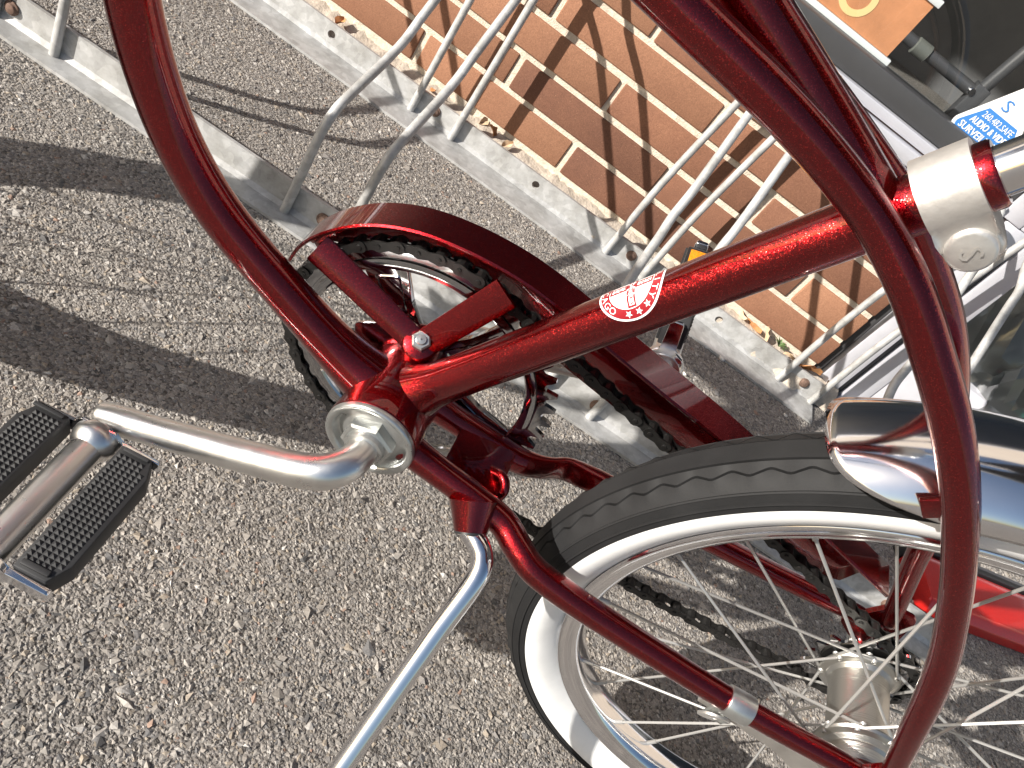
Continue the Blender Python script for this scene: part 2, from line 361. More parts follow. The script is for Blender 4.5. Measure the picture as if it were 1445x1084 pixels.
def octa():
    v = np.array([(1, 0, 0), (-1, 0, 0), (0, 1, 0), (0, -1, 0), (0, 0, 1), (0, 0, -1)], float)
    return v, np.array([(0, 2, 4), (2, 1, 4), (1, 3, 4), (3, 0, 4), (2, 0, 5), (1, 2, 5), (3, 1, 5), (0, 3, 5)])
def ico():
    b = bmesh.new(); bmesh.ops.create_icosphere(b, subdivisions=1, radius=1.0)
    v = np.array([x.co[:] for x in b.verts]); f = np.array([[x.index for x in fc.verts] for fc in b.faces]); b.free(); return v, f
def chips(n):
    iv, iff = octa()
    poly = np.array([(-.55, -.42), (.17, -1.20), (.60, -1.02), (1.36, -.52), (1.50, .0), (1.3, -.085), (-.45, -.085)])
    pts = []
    while len(pts) < n:
        c = np.c_[rng.uniform(-.55, 1.5, 60000), rng.uniform(-1.2, -.085, 60000)]
        ins = np.zeros(len(c), bool); j = len(poly) - 1
        for i in range(len(poly)):
            xi, yi = poly[i]; xj, yj = poly[j]
            cond = ((yi > c[:, 1]) != (yj > c[:, 1])) & (c[:, 0] < (xj - xi) * (c[:, 1] - yi) / (yj - yi + 1e-12) + xi); ins ^= cond; j = i
        pts += c[ins].tolist()
    P = np.array(pts[:n])
    size = rng.lognormal(math.log(.00155), .34, n).clip(.0008, .0034) * np.where(rng.random(n) < .09, 1.65, 1.0)
    N = n; var = iv[None] * (1 + rng.uniform(-.35, .35, (N, len(iv), 1))) + rng.uniform(-.38, .38, (N, len(iv), 3))
    asp = np.stack([rng.uniform(.75, 1.45, N), rng.uniform(.7, 1.1, N), rng.uniform(.20, .42, N)], 1)
    var = var * asp[:, None, :]
    th = rng.uniform(0, 2 * np.pi, N); c, s = np.cos(th), np.sin(th)
    tl = rng.normal(0, .16, N); ct, st = np.cos(tl), np.sin(tl)
    x, y, zz = var[..., 0], var[..., 1], var[..., 2]
    x, zz = x * ct[:, None] - zz * st[:, None], x * st[:, None] + zz * ct[:, None]
    X = x * c[:, None] - y * s[:, None]; Y = x * s[:, None] + y * c[:, None]
    vs = np.stack([X, Y, zz], -1) * size[:, None, None]
    vs[..., 0] += P[:, :1]; vs[..., 1] += P[:, 1:]; vs[..., 2] += (rng.uniform(-.22, .12, N) * size)[:, None]
    k = len(iv); F = (iff[None] + (np.arange(N) * k)[:, None, None]).reshape(-1, 3)
    me = bpy.data.meshes.new('stone_chips'); me.vertices.add(N * k); me.vertices.foreach_set('co', vs.reshape(-1).astype(np.float32))
    me.loops.add(F.size); me.loops.foreach_set('vertex_index', F.reshape(-1).astype(np.int32))
    me.polygons.add(len(F)); me.polygons.foreach_set('loop_start', np.arange(0, F.size, 3, dtype=np.int32)); me.polygons.foreach_set('loop_total', np.full(len(F), 3, np.int32))
    me.update(); me.shade_flat()
    pal = np.array([(.220, .200, .178), (.265, .245, .220), (.185, .172, .160), (.33, .31, .285), (.130, .125, .122), (.24, .205, .165), (.42, .40, .37), (.085, .082, .080), (.23, .16, .125)])
    pr = np.array([.32, .25, .20, .05, .07, .08, .006, .025, .012]); pr /= pr.sum()
    ci = rng.choice(len(pal), N, p=pr); colr = 1.30 * pal[ci] * rng.uniform(.85, 1.15, (N, 1))
    ca = me.color_attributes.new('Col', 'FLOAT_COLOR', 'POINT')
    ca.data.foreach_set('color', np.repeat(np.c_[colr, np.ones(N)], k, axis=0).reshape(-1).astype(np.float32))
    return me
tag(link('stone_chips', chips(235000), STONES), 'grey and tan stone chips bound into the weathered asphalt surface', 'gravel', kind='stuff')

# a few loose white pebbles
peb_mat = simple('white_pebble', (.72, .69, .64), .6, noise=.1, nscale=200)
def ground_at(px, py, z=0.0):
    d = RIGHT * ((px - 722.5) / 1202.15) + DOWN * ((py - 542) / 1202.15) + FWD
    return CAM + d * ((z - CAM.z) / d.z)
def wall_at(px, py, y=0.0):
    d = RIGHT * ((px - 722.5) / 1202.15) + DOWN * ((py - 542) / 1202.15) + FWD
    return CAM + d * ((y - CAM.y) / d.y)
for k, (px, py, s, lab) in enumerate([(1018, 506, .0052, 'white pebble on the asphalt beside the shaded rear rack rail'), (966, 528, .0036, 'small white pebble on the asphalt under the seat tube'),
                                      (509, 117, .0038, 'white pebble on sunlit asphalt between the two rack rails, beside the bent bar'), (1108, 586, .0034, 'tiny white pebble by the cut end of the rear rail')]):
    iv, iff = ico(); q = MB(); rr = 1 + rng.uniform(-.2, .2, (len(iv), 1)); q.add(iv * rr * V(1.2, .9, .7) * s, iff)
    o = q.build('pebble', peb_mat, None, 180); o.location = ground_at(px, py, s * .5); o.location.z = s * .55
    tag(o, lab, 'pebble', 'loose pebbles on the asphalt')

# ------------------------------------------------------------------ brick wall
BL, BH, JT, XE = 0.2748, 0.0601, 0.0095, 0.8037
Z0 = 0.04                                    # joint below the first course
wall = empty('brick_wall', (0, 0, 0))
tag(wall, 'knee wall of long brown and orange bricks with pale mortar under the shop window', 'brick wall')
NC = 6; TOPZ = Z0 + NC * BH - .004
w = MB(); box(w, (-2.6, .0035, -.02), (XE - .002, .12, TOPZ - .002)); w.build('mortar', MORTAR, wall, 0)
brick_cache = {}
def brick_mesh(L):
    key = round(L, 3)
    if key not in brick_cache:
        b = MB(); box(b, (0, 0, 0), (L, .09, BH - JT), .0022); brick_cache[key] = b.mesh('brick', 50); brick_cache[key].materials.append(BRICK)
    return brick_cache[key]
for c in range(NC):
    off = 0.0 if c % 2 == 0 else .5
    if c == 3: off = .52
    if c == 2: off = .015
    for i in range(-10, 4):
        x0 = (i + off) * BL + JT / 2; x1 = x0 + BL - JT
        x1 = min(x1, XE)
        if x1 - x0 < .02: continue
        o = link('brick', brick_mesh(x1 - x0), None, wall)
        o.location = (x0 + rng.uniform(-.001, .001), rng.uniform(-.0012, .0008), Z0 + c * BH + JT / 2 + rng.uniform(-.0007, .0007))
# rough concrete ledge between the rail and the wall
led = MB(); nx = 260; xs = np.linspace(-1.2, .86, nx); vs = []; fs = []
for i, x in enumerate(xs):
    e = .004 * math.sin(x * 31) + .003 * math.sin(x * 77 + 1) + rng.uniform(-.0025, .0025)
    vs += [(x, -.037 + e, .002), (x, -.031 + e, .024 + rng.uniform(-.003, .003)), (x, -.015, .031 + rng.uniform(-.003, .003)), (x, .004, .034 + rng.uniform(-.004, .004)), (x, .02, .036)]
    if i: fs += [((i - 1) * 5 + j, (i - 1) * 5 + j + 1, i * 5 + j + 1, i * 5 + j) for j in range(4)]
led.add(vs, fs); tag(led.build('kerb_ledge', CONCRETE, None, 60), kind='structure')

# ------------------------------------------------------------------ window above the brick and the door beside it
win = empty('shop_window', (0, 0, .37)); tag(win, 'shop window with a pale aluminium sill on top of the brick wall', 'window')
def wpart(name, lo, hi, mat, bev=.002):
    b = MB(); box(b, V(*lo) - V(0, 0, .37), V(*hi) - V(0, 0, .37), bev); return b.build(name, mat, win)
wpart('sill', (-2.6, -.022, .366), (.803, .10, .3865), ALUM)
wpart('frame_rail', (-2.6, -.013, .3895), (.803, .09, .404), ALUM)
wpart('gasket', (-2.6, -.004, .405), (.803, .03, .438), DARKALU, .003)
wpart('mullion', (.8045, -.006, .3895), (.84, .09, 2.2), ALUM)
wpart('head', (-2.6, -.013, 2.205), (.84, .09, 2.26), ALUM)
b = MB(); b.add([(-2.59, .012, .069), (.803, .012, .069), (.803, .012, 1.83), (-2.59, .012, 1.83)], [(0, 1, 2, 3)]); b.build('pane', GLASS, win, 0)

door = empty('shop_door', (.85, 0, 0)); tag(door, 'aluminium framed glass shop door beside the brick wall end', 'door')
def dpart(name, lo, hi, mat, bev=.0025):
    b = MB(); o_ = V(.85, 0, 0); box(b, V(*lo) - o_, V(*hi) - o_, bev); return b.build(name, mat, door)
dpart('jamb_strip', (.8045, .010, .0), (.8195, .08, .3655), DARKALU)  # dark grey strip set back between the brick end and the jamb
dpart('jamb', (.820, -.004, .0), (.858, .09, .389), ALUM)
dpart('jamb', (.8405, -.004, .3895), (.858, .09, 2.2), ALUM)
dpart('stop', (.8585, .012, .0), (.872, .09, 2.2), DARKALU)
dpart('door_stile', (.8725, .004, .012), (.909, .05, 2.15), ALUM)
dpart('kick_rail', (.9095, .006, .012), (1.75, .05, .165), ALUM)
dpart('threshold', (.806, -.02, .001), (1.85, .10, .0105), ALUM)
dpart('hinge_stile', (1.7505, .004, .012), (1.80, .05, 2.15), ALUM)
b = MB(); b.add([(.06, .028, .166), (.90, .028, .166), (.90, .028, 2.1), (.06, .028, 2.1)], [(0, 1, 2, 3)]); b.build('pane', GLASS, door, 0)

INT = simple('shop_interior_grey', (.13, .128, .13), .8, noise=.2, nscale=4)
b = MB(); box(b, (-3, .13, -.01), (3, 3.2, -.002)); tag(b.build('shop_floor', INT, None, 0), kind='structure')
b = MB(); box(b, (-3, 3.2, -.01), (3, 3.3, 2.6)); tag(b.build('shop_back_wall', INT, None, 0), kind='structure')
b = MB(); box(b, (-3.1, .13, -.01), (-3, 3.2, 2.6)); box(b, (3, .13, -.01), (3.1, 3.2, 2.6)); box(b, (-3, .13, 2.5), (3, 3.2, 2.6)); tag(b.build('shop_interior_shell', INT, None, 0), kind='structure')
b = MB(); box(b, (-6, .02, 2.262), (6, .13, 5.5)); box(b, (1.86, .0, 0), (6, .13, 2.26)); box(b, (-6, .0, 0), (-2.602, .13, 2.26))
fac = b.build('building_front', simple('facade_render', (.42, .36, .30), .9, noise=.15, nscale=6), None, 0)
tag(fac, 'plain tan upper front of the shop building above its window', 'building')
b = MB(); box(b, (-2.59, .125, .0), (.80, .13, .36)); box(b, (-2.59, .135, .34), (.80, .55, .36)); tag(b.build('window_ledge', INT, None, 0), kind='structure')

# orange sign with a cream O, held between two white strips
P0 = wall_at(1250, 88, .03)
sign = empty('window_sign', (P0.x, .03, P0.z)); tag(sign, 'orange sign with a cream letter O between two white strips behind the window', 'sign')
ORANGE = simple('sign_orange', (.58, .25, .115), .6, noise=.22, nscale=14); CREAM = simple('sign_cream', (.80, .60, .28), .6)
b = MB(); box(b, (-.62, .0, .006), (-.004, .004, .0835)); b.build('panel', ORANGE, sign, 0)
b = MB(); box(b, (-.62, -.004, -.0075), (0.004, .006, .0055), .001); b.build('strip', simple('white_strip', (.86, .88, .88), .4), sign)
b = MB(); box(b, (-.62, -.004, .084), (0.002, .006, .094), .001); b.build('strip', bpy.data.materials['white_strip'], sign)
b = MB(); lathe(b, [(-.0006, .0165), (-.0006, .0255)], (-.086, 0, .040), (0, 1, 0), 40); o = b.build('letter', CREAM, sign, 0)

# surveillance sticker on the glass
sk = wall_at(1345, 172, .009); SX, SZ = sk.x, sk.z
stk = empty('security_sticker', (SX, .009, SZ)); tag(stk, 'white and blue triangular surveillance sticker on the window glass beside the seat post', 'sticker')
def rounded(poly, rads, n=8):
    out = []; k = len(poly); P = [np.array(p, float) for p in poly]
    for i in range(k):
        p = P[i]; a = unit(P[i - 1] - p); c = unit(P[(i + 1) % k] - p); r_ = rads[i]; th = math.acos(a @ c); d = r_ / math.tan(th / 2)
        s, e = p + a * d, p + c * d; ctr = p + unit(a + c) * r_ / math.sin(th / 2)
        a0 = math.atan2(*(s - ctr)[::-1]); a1 = math.atan2(*(e - ctr)[::-1]); da = (a1 - a0 + math.pi) % (2 * math.pi) - math.pi
        out += [ctr + r_ * np.array([math.cos(a0 + da * t / n), math.sin(a0 + da * t / n)]) for t in range(n + 1)]
    return np.array(out)
TW = .090
tri = rounded([(-.012, -.008), (TW + .012, -.008), (TW / 2, .1035)], [.013, .013, .013])
def flat(poly, y): b = MB(); b.add(np.c_[poly[:, 0], np.full(len(poly), y), poly[:, 1]], [tuple(range(len(poly)))]); return b
flat(tri, 0).build('backing', WHITE, stk, 0)
BLUE = simple('sticker_blue', (.045, .19, .50), .4)
band = rounded([(-.0055, -.004), (TW + .0055, -.004), (TW + .0055 - .0265, .0395), (.021, .0395)], [.0085, .0085, .0015, .0015])
flat(band, -.0006).build('blue_band', BLUE, stk, 0)
def sticker_text(s, size, cx, z0, mat, y=-.0011, sx=1.0):
    v, f = text_mesh(s, size); sx = sx / np.ptp(v[:, 0]); b = MB(); b.add(np.c_[v[:, 0] * sx + cx, np.full(len(v), y), v[:, 1] + z0], f); return b.build('lettering', mat, stk, 0)
for dx in (0, .0005):
    sticker_text('SURVEILLANCE', .0135, TW / 2 + dx, .0008, WHITE, -.0011 - dx * .4, .078)
    sticker_text('AUDIO & VIDEO', .0130, TW / 2 + dx, .0138, WHITE, -.0011 - dx * .4, .064)
sticker_text('260.482.SAFE', .0125, TW / 2, .0265, WHITE, -.0011, .049)
sticker_text('S', .022, TW / 2 - .009, .046, BLUE, -.0011, .011)

# tubes of a display stand and clear bags behind the glass
PIPE = simple('grey_pipe', (.09, .09, .095), .35, .4)
st = empty('display_stand', (.62, .35, 0)); tag(st, 'grey tube display stand standing inside behind the window glass', 'stand')
def inner(px, py, y): p = wall_at(px, py, y); return np.array(p) - V(.62, .35, 0)
b = MB(); sweep(b, [inner(1265, 40, .22), inner(1378, 133, .22)], .010, 12); b.build('rail', PIPE, st)
b = MB(); sweep(b, [inner(1380, 131, .22), inner(1500, 30, .22)], .010, 12); b.build('post', PIPE, st)
b = MB(); box(b, inner(1380, 131, .22) + V(-.012, -.012, -.30), inner(1380, 131, .22) + V(.012, .012, .012), .002); b.build('post', PIPE, st)
b = MB(); lathe(b, [(-.014, .011), (-.012, .0135), (.012, .0135), (.014, .011)], inner(1300, 70, .22), inner(1378, 133, .22) - inner(1265, 40, .22), 14, caps=True); b.build('clip', simple('clear_clip', (.13, .135, .12), .25), st)
b = MB(); cyl(b, inner(1368, 127, .215), inner(1372, 130, .205), .006, 12, .001); b.build('cap', CHROME, st)
BAGM = None
def bag_mat():
    mt = bpy.data.materials.new('clear_plastic_film'); mt.use_nodes = True; nt = mt.node_tree
    for n in list(nt.nodes): nt.nodes.remove(n)
    out = node(nt, 'ShaderNodeOutputMaterial'); tr = node(nt, 'ShaderNodeBsdfTransparent'); gl = node(nt, 'ShaderNodeBsdfGlossy'); df = node(nt, 'ShaderNodeBsdfTranslucent')
    tr.inputs[0].default_value = (.93, .95, .95, 1); gl.inputs['Roughness'].default_value = .12; df.inputs[0].default_value = (.75, .78, .78, 1)
    lw = node(nt, 'ShaderNodeLayerWeight'); lw.inputs[0].default_value = .45
    m1 = node(nt, 'ShaderNodeMixShader'); m2 = node(nt, 'ShaderNodeMixShader'); m1.inputs[0].default_value = .55
    nt.links.new(tr.outputs[0], m1.inputs[1]); nt.links.new(df.outputs[0], m1.inputs[2])
    nt.links.new(lw.outputs['Fresnel'], m2.inputs[0]); nt.links.new(m1.outputs[0], m2.inputs[1]); nt.links.new(gl.outputs[0], m2.inputs[2]); nt.links.new(m2.outputs[0], out.inputs[0])
    return mt
BAGM = bag_mat()
def bag(px, py, y, rx, rz, lab, seed):
    c = wall_at(px, py, y); r_ = np.random.default_rng(seed)
    b = bmesh.new(); bmesh.ops.create_icosphere(b, subdivisions=4, radius=1.0)
    dirs = r_.normal(size=(26, 3)); dirs /= np.linalg.norm(dirs, axis=1)[:, None]; ph = r_.uniform(0, 6.28, 26); fr = r_.uniform(3, 9, 26)
    for v in b.verts:
        n = np.array(v.co); d = .10 * sum(abs(math.sin(fr[i] * (n @ dirs[i]) + ph[i])) for i in range(26)) / 2.2
        v.co = Vector(n * (.62 + d)) * 1.0
        v.co.x *= rx; v.co.y *= rx * .8; v.co.z *= rz
    me = bpy.data.meshes.new('plastic_bag'); b.to_mesh(me); b.free(); me.polygons.foreach_set('use_smooth', [True] * len(me.polygons)); me.set_sharp_from_angle(angle=R(24))
    o = link('plastic_bag', me, BAGM); o.location = c; tag(o, lab, 'plastic bag', 'clear bags inside the door'); return o
bag(1425, 545, .092, .082, .10, 'crumpled clear plastic bag lying inside against the door glass, lower one with a teal edge', 3)
bag(1452, 470, .135, .10, .13, 'larger crumpled clear plastic bag standing behind the lower bag inside the door', 5)
tb = MB(); c = np.array(wall_at(1412, 571, .060)); sweep(tb, spline([c + V(-.05, 0, -.012), c + V(-.01, -.004, -.002), c + V(.045, .0, .012)], 6), .0085, 10)
tag(tb.build('tube_roll', simple('teal_plastic', (.12, .52, .42), .35)), 'teal plastic roll lying below the clear bags inside the door', 'roll')

# ------------------------------------------------------------------ bicycle rack
rack = empty('bicycle_rack', (.25, -.235, 0)); tag(rack, 'galvanised steel bicycle rack of bent bars between two angle rails along the wall', 'bike rack')
RO = V(.25, -.235, 0)
def angle_rail(x0, x1, yf, yb, holes, slope, hz=.040, cut=None):
    """flat leg towards the viewer, upright leg at the back with punched holes"""
    mb = MB(); t = .0045
    yy = lambda x: slope * x
    def q(x, y, z_): return V(x, y + yy(x), z_) - RO
    # flat leg
    n = 2; vs = []
    for x in (x0, x1): vs += [q(x, yf, .0005), q(x, yb, .0005), q(x, yb, t), q(x, yf, t)]
    mb.add(vs, [(0, 1, 2, 3), (4, 7, 6, 5), (0, 4, 5, 1), (1, 5, 6, 2), (2, 6, 7, 3), (3, 7, 4, 0)])
    # inner fillet
    mb.add([q(x0, yb - .005, t), q(x0, yb, t + .005), q(x1, yb, t + .005), q(x1, yb - .005, t)], [(0, 1, 2, 3)])
    # upright leg
    segs = [x0]; K = 16; r_ = .0062; hw = .012
    edges = sorted(holes); xs = [x0]
    for h in edges: xs += [h - hw, h + hw]
    xs.append(x1)
    for i in range(0, len(xs), 2):
        a, c = xs[i], xs[i + 1]
        vs = []
        for x in (a, c): vs += [q(x, yb, t), q(x, yb + t, .0005), q(x, yb + t, hz), q(x, yb, hz)]
        mb.add(vs, [(3, 2, 6, 7), (0, 3, 7, 4), (1, 5, 6, 2)] + ([(0, 1, 2, 3)] if i == 0 else []) + ([(4, 7, 6, 5)] if i == len(xs) - 2 else []))
    for h in edges:
        zc = .0235; sq = []
        for k in range(K):
            a = 2 * math.pi * k / K; ca, sa = math.cos(a), math.sin(a); m_ = max(abs(ca), abs(sa))
            sx = h + hw * ca / m_; sz = zc + (hz - zc if sa > 0 else zc - t) * sa / m_
            sq.append((sx, sz, h + r_ * ca, zc + r_ * sa))
        for yy_, flip in ((yb, 0), (yb + t, 1)):
            vs = [q(s[0], yy_, s[1]) for s in sq] + [q(s[2], yy_, s[3]) for s in sq]
            mb.add(vs, [(k, (k + 1) % K, K + (k + 1) % K, K + k) for k in range(K)])
        mb.add([q(s[2], yb, s[3]) for s in sq] + [q(s[2], yb + t, s[3]) for s in sq], [(k, (k + 1) % K, K + (k + 1) % K, K + k) for k in range(K)])
        mb.add([q(h - hw, yb, hz), q(h + hw, yb, hz), q(h + hw, yb + t, hz), q(h - hw, yb + t, hz)], [(0, 1, 2, 3)])
    return mb.build('rail', GALV, rack, 30)
angle_rail(-1.3, .832, -.102, -.0445, [-.488, -.300, -.114, .261, .621], .011)
angle_rail(-1.3, 1.06, -.463, -.432, [-.69, -.10, .66], .038)
def bolt(x, y, z_):
    b = MB(); p = V(x, y, z_) - RO
    lathe(b, [(0, .0085), (.0022, .0085), (.0030, .0068), (.0052, .0058), (.0062, .003), (.0064, .0002)], p, (0, -1, 0), 14); return b.build('bolt', RUST, rack)
for x in (.0736, .4463, .7965): bolt(x, -.0445 + .011 * x, .0235)
for x in (-.3171, .084, .478, .95): bolt(x, -.432 + .038 * x, .021)
barproto = None
def rack_bar(x, dx=0.0, s=1.0):
    yf = -.4385 + .038 * x; yb = -.0515 + .011 * x
    pts = [(x, yf, .004), (x, yf, .06), (x, yf, .125 * s), (x, yf + .012, .147 * s), (x, yf + .04, .158 * s), (x + dx * .3, -.315, .182 * s), (x + dx * .35, -.285, .197 * s), (x + dx * .5, -.262, .222 * s), (x + dx * .8, -.165, .305 * s), (x + dx, -.140, .322 * s), (x + dx, -.10, .338 * s), (x + dx, yb - .020, .362 * s),
           (x + dx, yb - .004, .356 * s), (x + dx * .9, yb, .335 * s), (x, yb, .15), (x, yb, .004)]
    b = MB(); sweep(b, spline(pts, 5) - RO, .0057, 12); b.build('bar', GALV, rack)
for x in (-.70, -.627, -.332, -.258, .041, .115, .410, .480, .759, .826): rack_bar(x, 0.0 if x < .3 else .016, 1.0 if x < .3 else 1.12)

# leaves and weeds caught behind the rail
def leaf(px, py, z_, s, mat, lab, seed):
    r_ = np.random.default_rng(seed); c = ground_at(px, py, z_); vs = []; n = 5
    for i in range(n + 1):
        t = i / n; wd = s * .42 * math.sin(math.pi * min(.98, max(.04, t))) * r_.uniform(.8, 1.1)
        for j in (-1, 0, 1): vs.append(((t - .5) * s * 1.3, j * wd, .35 * s * (abs(j) * .8 * r_.uniform(.6, 1.3) + .5 * math.sin(3 * t + seed))))
    f = [(i * 3 + j, i * 3 + j + 1, i * 3 + j + 4, i * 3 + j + 3) for i in range(n) for j in (0, 1)]
    b = MB(); b.add(vs, f); o = b.build('dry_leaf', mat, None, 60); o.location = c; o.rotation_euler = (r_.uniform(-.7, .7), r_.uniform(-.7, .7), r_.uniform(0, 6.3))
    tag(o, lab, 'leaf', 'dry leaves caught behind the rear rail'); return o
for k, (px, py, s, mt, lab) in enumerate([
    (479, 32, .019, LEAF, 'orange brown dry leaf on the ledge near the bare rail hole'),
    (683, 172, .016, LEAF2, 'pale tan dry leaf behind the rail beside the foot of an upright bar'),
    (693, 186, .018, LEAF, 'curled orange dry leaf on the dark gap behind the rail'),
    (716, 205, .017, LEAF2, 'small pale leaf piece behind the rail next to the curled orange leaf'),
    (610, 128, .012, LEAF, 'small brown dry leaf behind the rail by the double bars'),
    (1048, 446, .024, LEAF2, 'pale dry leaf at the top of the pile below the seat tube'),
    (1063, 462, .026, LEAF, 'brown dry leaf in the middle of the pile below the seat tube'),
    (1078, 474, .022, LEAF2, 'curled cream dry leaf next to the green weed'),
    (1112, 505, .016, LEAF2, 'pale dry leaf between the green weed and the upright bar'),
    (1140, 524, .030, LEAF, 'large orange dry leaf at the foot of the wall end'),
    (1168, 541, .010, LEAF, 'tiny orange leaf scrap by the last upright bar of the rack')]):
    leaf(px, py, .036, s, mt, lab, k + 11)
wd = MB(); c = np.array(ground_at(1098, 489, .036))
for k in range(16):
    a = rng.uniform(0, 6.28); L = rng.uniform(.010, .02); tip = c + V(math.cos(a) * L, math.sin(a) * L * .7, rng.uniform(.004, .014)); s = V(-math.sin(a), math.cos(a), 0) * .0022; mid = (c + tip) / 2 + V(0, 0, .003)
    wd.add([c, mid + s, tip, mid - s], [(0, 1, 2, 3)])
tag(wd.build('weed', GREEN, None, 0), 'small green weed growing behind the rear rack rail', 'weed')

# ------------------------------------------------------------------ the bicycle (local: x back, y to its right / the wall, z up; origin at the bottom bracket)
BM = Matrix(((0.997931, -0.031813, -0.055867, 0.266929), (0.024909, 0.992439, -0.120185, -0.861944), (0.059268, 0.118545, 0.991178, 0.262171), (0, 0, 0, 1)))
bike = empty('bicycle'); bike.matrix_world = BM
tag(bike, 'candy red bicycle with chrome fender and whitewall tyre propped on its kickstand', 'bicycle')
HUB = V(.3811, 0, -.0300)
SA = R(63.458); SU = V(math.cos(SA), 0, math.sin(SA)); SB = V(math.sin(SA), 0, -math.cos(SA))   # along the seat tube, and behind it
YL = V(0, 1, 0)
def bike_at(px, py, y):
    d = BM.to_3x3().inverted() @ (RIGHT * ((px - 722.5) / 1202.15) + DOWN * ((py - 542) / 1202.15) + FWD); c = BM.inverted() @ CAM
    return np.array(c + d * ((y - c.y) / d.y))
def bp(mb, name, mat, parent=None, angle=40): return mb.build(name, mat, parent if parent is not None else bike, angle)

# frame tubes
d = MB(); pts = [(0, 0, 0), (-.02, 0, .0055), (-.0427, 0, .0130), (-.0814, 0, .0312), (-.1359, 0, .0612), (-.1661, 0, .0895), (-.1869, 0, .1212), (-.2010, 0, .1521), (-.216, 0, .200), (-.236, 0, .255), (-.262, 0, .305), (-.292, 0, .338)]
P, E_ = spline(pts, 8, [.024, .0185, .0150, .0130, .0127, .0127, .0129, .0131, .0131, .0131, .0131, .0131]); sweep(d, P, E_[:, 0], 28); bp(d, 'down_tube', PAINT, angle=180)
s_ = MB(); pts = [SU * t for t in (0, .016, .026, .036, .05, .10, .2, .3, .334)]
P, E_ = spline(pts, 6, [.019, .018, .0158, .0138, .0129, .0126, .0126, .0126, .0126]); sweep(s_, P, E_[:, 0], 36)
lathe(s_, [(.300, .0127), (.3340, .0127), (.3343, .0138), (.3400, .0138), (.3415, .0130), (.3415, .0106), (.30, .0106)], (0, 0, 0), SU, 36); bp(s_, 'seat_tube', PAINT, angle=50)
t_ = MB(); pts = [SU * .2965, SU * .2965 + V(-.006, 0, .0026), (.1125, 0, .2738), (.0833, 0, .2862), (.0483, 0, .3002), (0, 0, .318), (-.10, 0, .346), (-.20, 0, .368), (-.305, 0, .388)]
P, E_ = spline(pts, 8, [.0118, .0122, .0124, .0125, .0125, .0127, .0127, .0127, .0127]); sweep(t_, P, E_[:, 0], 28); bp(t_, 'top_tube', PAINT, angle=180)
h_ = MB(); HT = unit(V(.36, 0, .933)); HC = V(-.305, 0, .355)
lathe(h_, [(-.065, .017), (-.062, .0185), (-.05, .0165), (.05, .0165), (.062, .0185), (.065, .017)], HC, HT, 28, caps=True); bp(h_, 'head_tube', PAINT)

cant = [(-.29, -.017, .356), (-.18, -.0215, .330), (-.08, -.0230, .3125), (.0178, -.0235, .2972), (.0537, -.0232, .2911), (.0838, -.0228, .2845), (.1224, -.0225, .2726), (.1497, -.028, .2613), (.1793, -.034, .2436), (.2064, -.039, .2252), (.2355, -.044, .2008), (.265, -.049, .1702), (.2846, -.051, .1476), (.309, -.053, .1165), (.3261, -.055, .0899), (.3415, -.057, .0632), (.3671, -.058, .0197), (.376, -.058, .004)]
crad = [.0094, .0095, .0096, .0097, .0096, .0092, .0087, .0088, .0088, .0089, .0084, .0078, .0077, .0078, .0078, .0074, .0068, .0062]
for sg in (1, -1):
    q = MB(); pp = [(p[0], p[1] * sg, p[2]) for p in cant]; P, E_ = spline(pp, 6, crad); sweep(q, P, E_[:, 0], 24); bp(q, 'seat_stay', PAINT, angle=180)
csL = [(.004, -.016, -.004), (.022, -.0215, -.0052), (.0419, -.024, -.0062), (.0705, -.027, -.0071), (.0957, -.031, -.0085), (.109, -.039, -.0098), (.1231, -.0462, -.0113), (.146, -.049, -.0131), (.1837, -.0505, -.0146), (.2728, -.0555, -.0114), (.3158, -.057, -.0078), (.3554, -.058, -.0039), (.376, -.058, -.004)]
csR = [(.004, .016, -.006), (.022, .0215, -.0095), (.0385, .024, -.0132), (.0665, .026, -.0165), (.0919, .027, -.0185), (.108, .034, -.0212), (.1220, .0435, -.0212), (.1349, .046, -.0199), (.1837, .0500, -.0185), (.2728, .0555, -.0150), (.3158, .057, -.0110), (.3554, .058, -.0060), (.376, .058, -.005)]
q = MB(); P, E_ = spline(csL, 8, [.012, .0105, .0097, .0094, .0094, .0094, .0092, .0092, .0089, .0078, .0076, .0070, .0055]); sweep(q, P, E_[:, 0], 24); bp(q, 'chain_stay', PAINT, angle=180)
q = MB(); P, E_ = spline(csR, 8, [(.012, .012), (.0105, .0105), (.0097, .0097), (.0096, .0094), (.0088, .0100), (.0060, .0125), (.0058, .0130), (.0085, .0098), (.0089, .0089), (.0078, .0078), (.0076, .0076), (.0070, .0070), (.0055, .0055)]); sweep(q, P, E_, 24); bp(q, 'chain_stay', PAINT, angle=180)
for sg in (-1, 1):
    q = MB(); poly = rounded([(.352, -.018), (.400, -.046), (.412, -.030), (.392, -.004), (.384, .022), (.364, .020)], [.004, .006, .006, .004, .004, .004], 4)
    prism(q, poly, .0555, .0600, .0006) if sg > 0 else prism(q, poly, -.0600, -.0555, .0006); bp(q, 'dropout', PAINT)
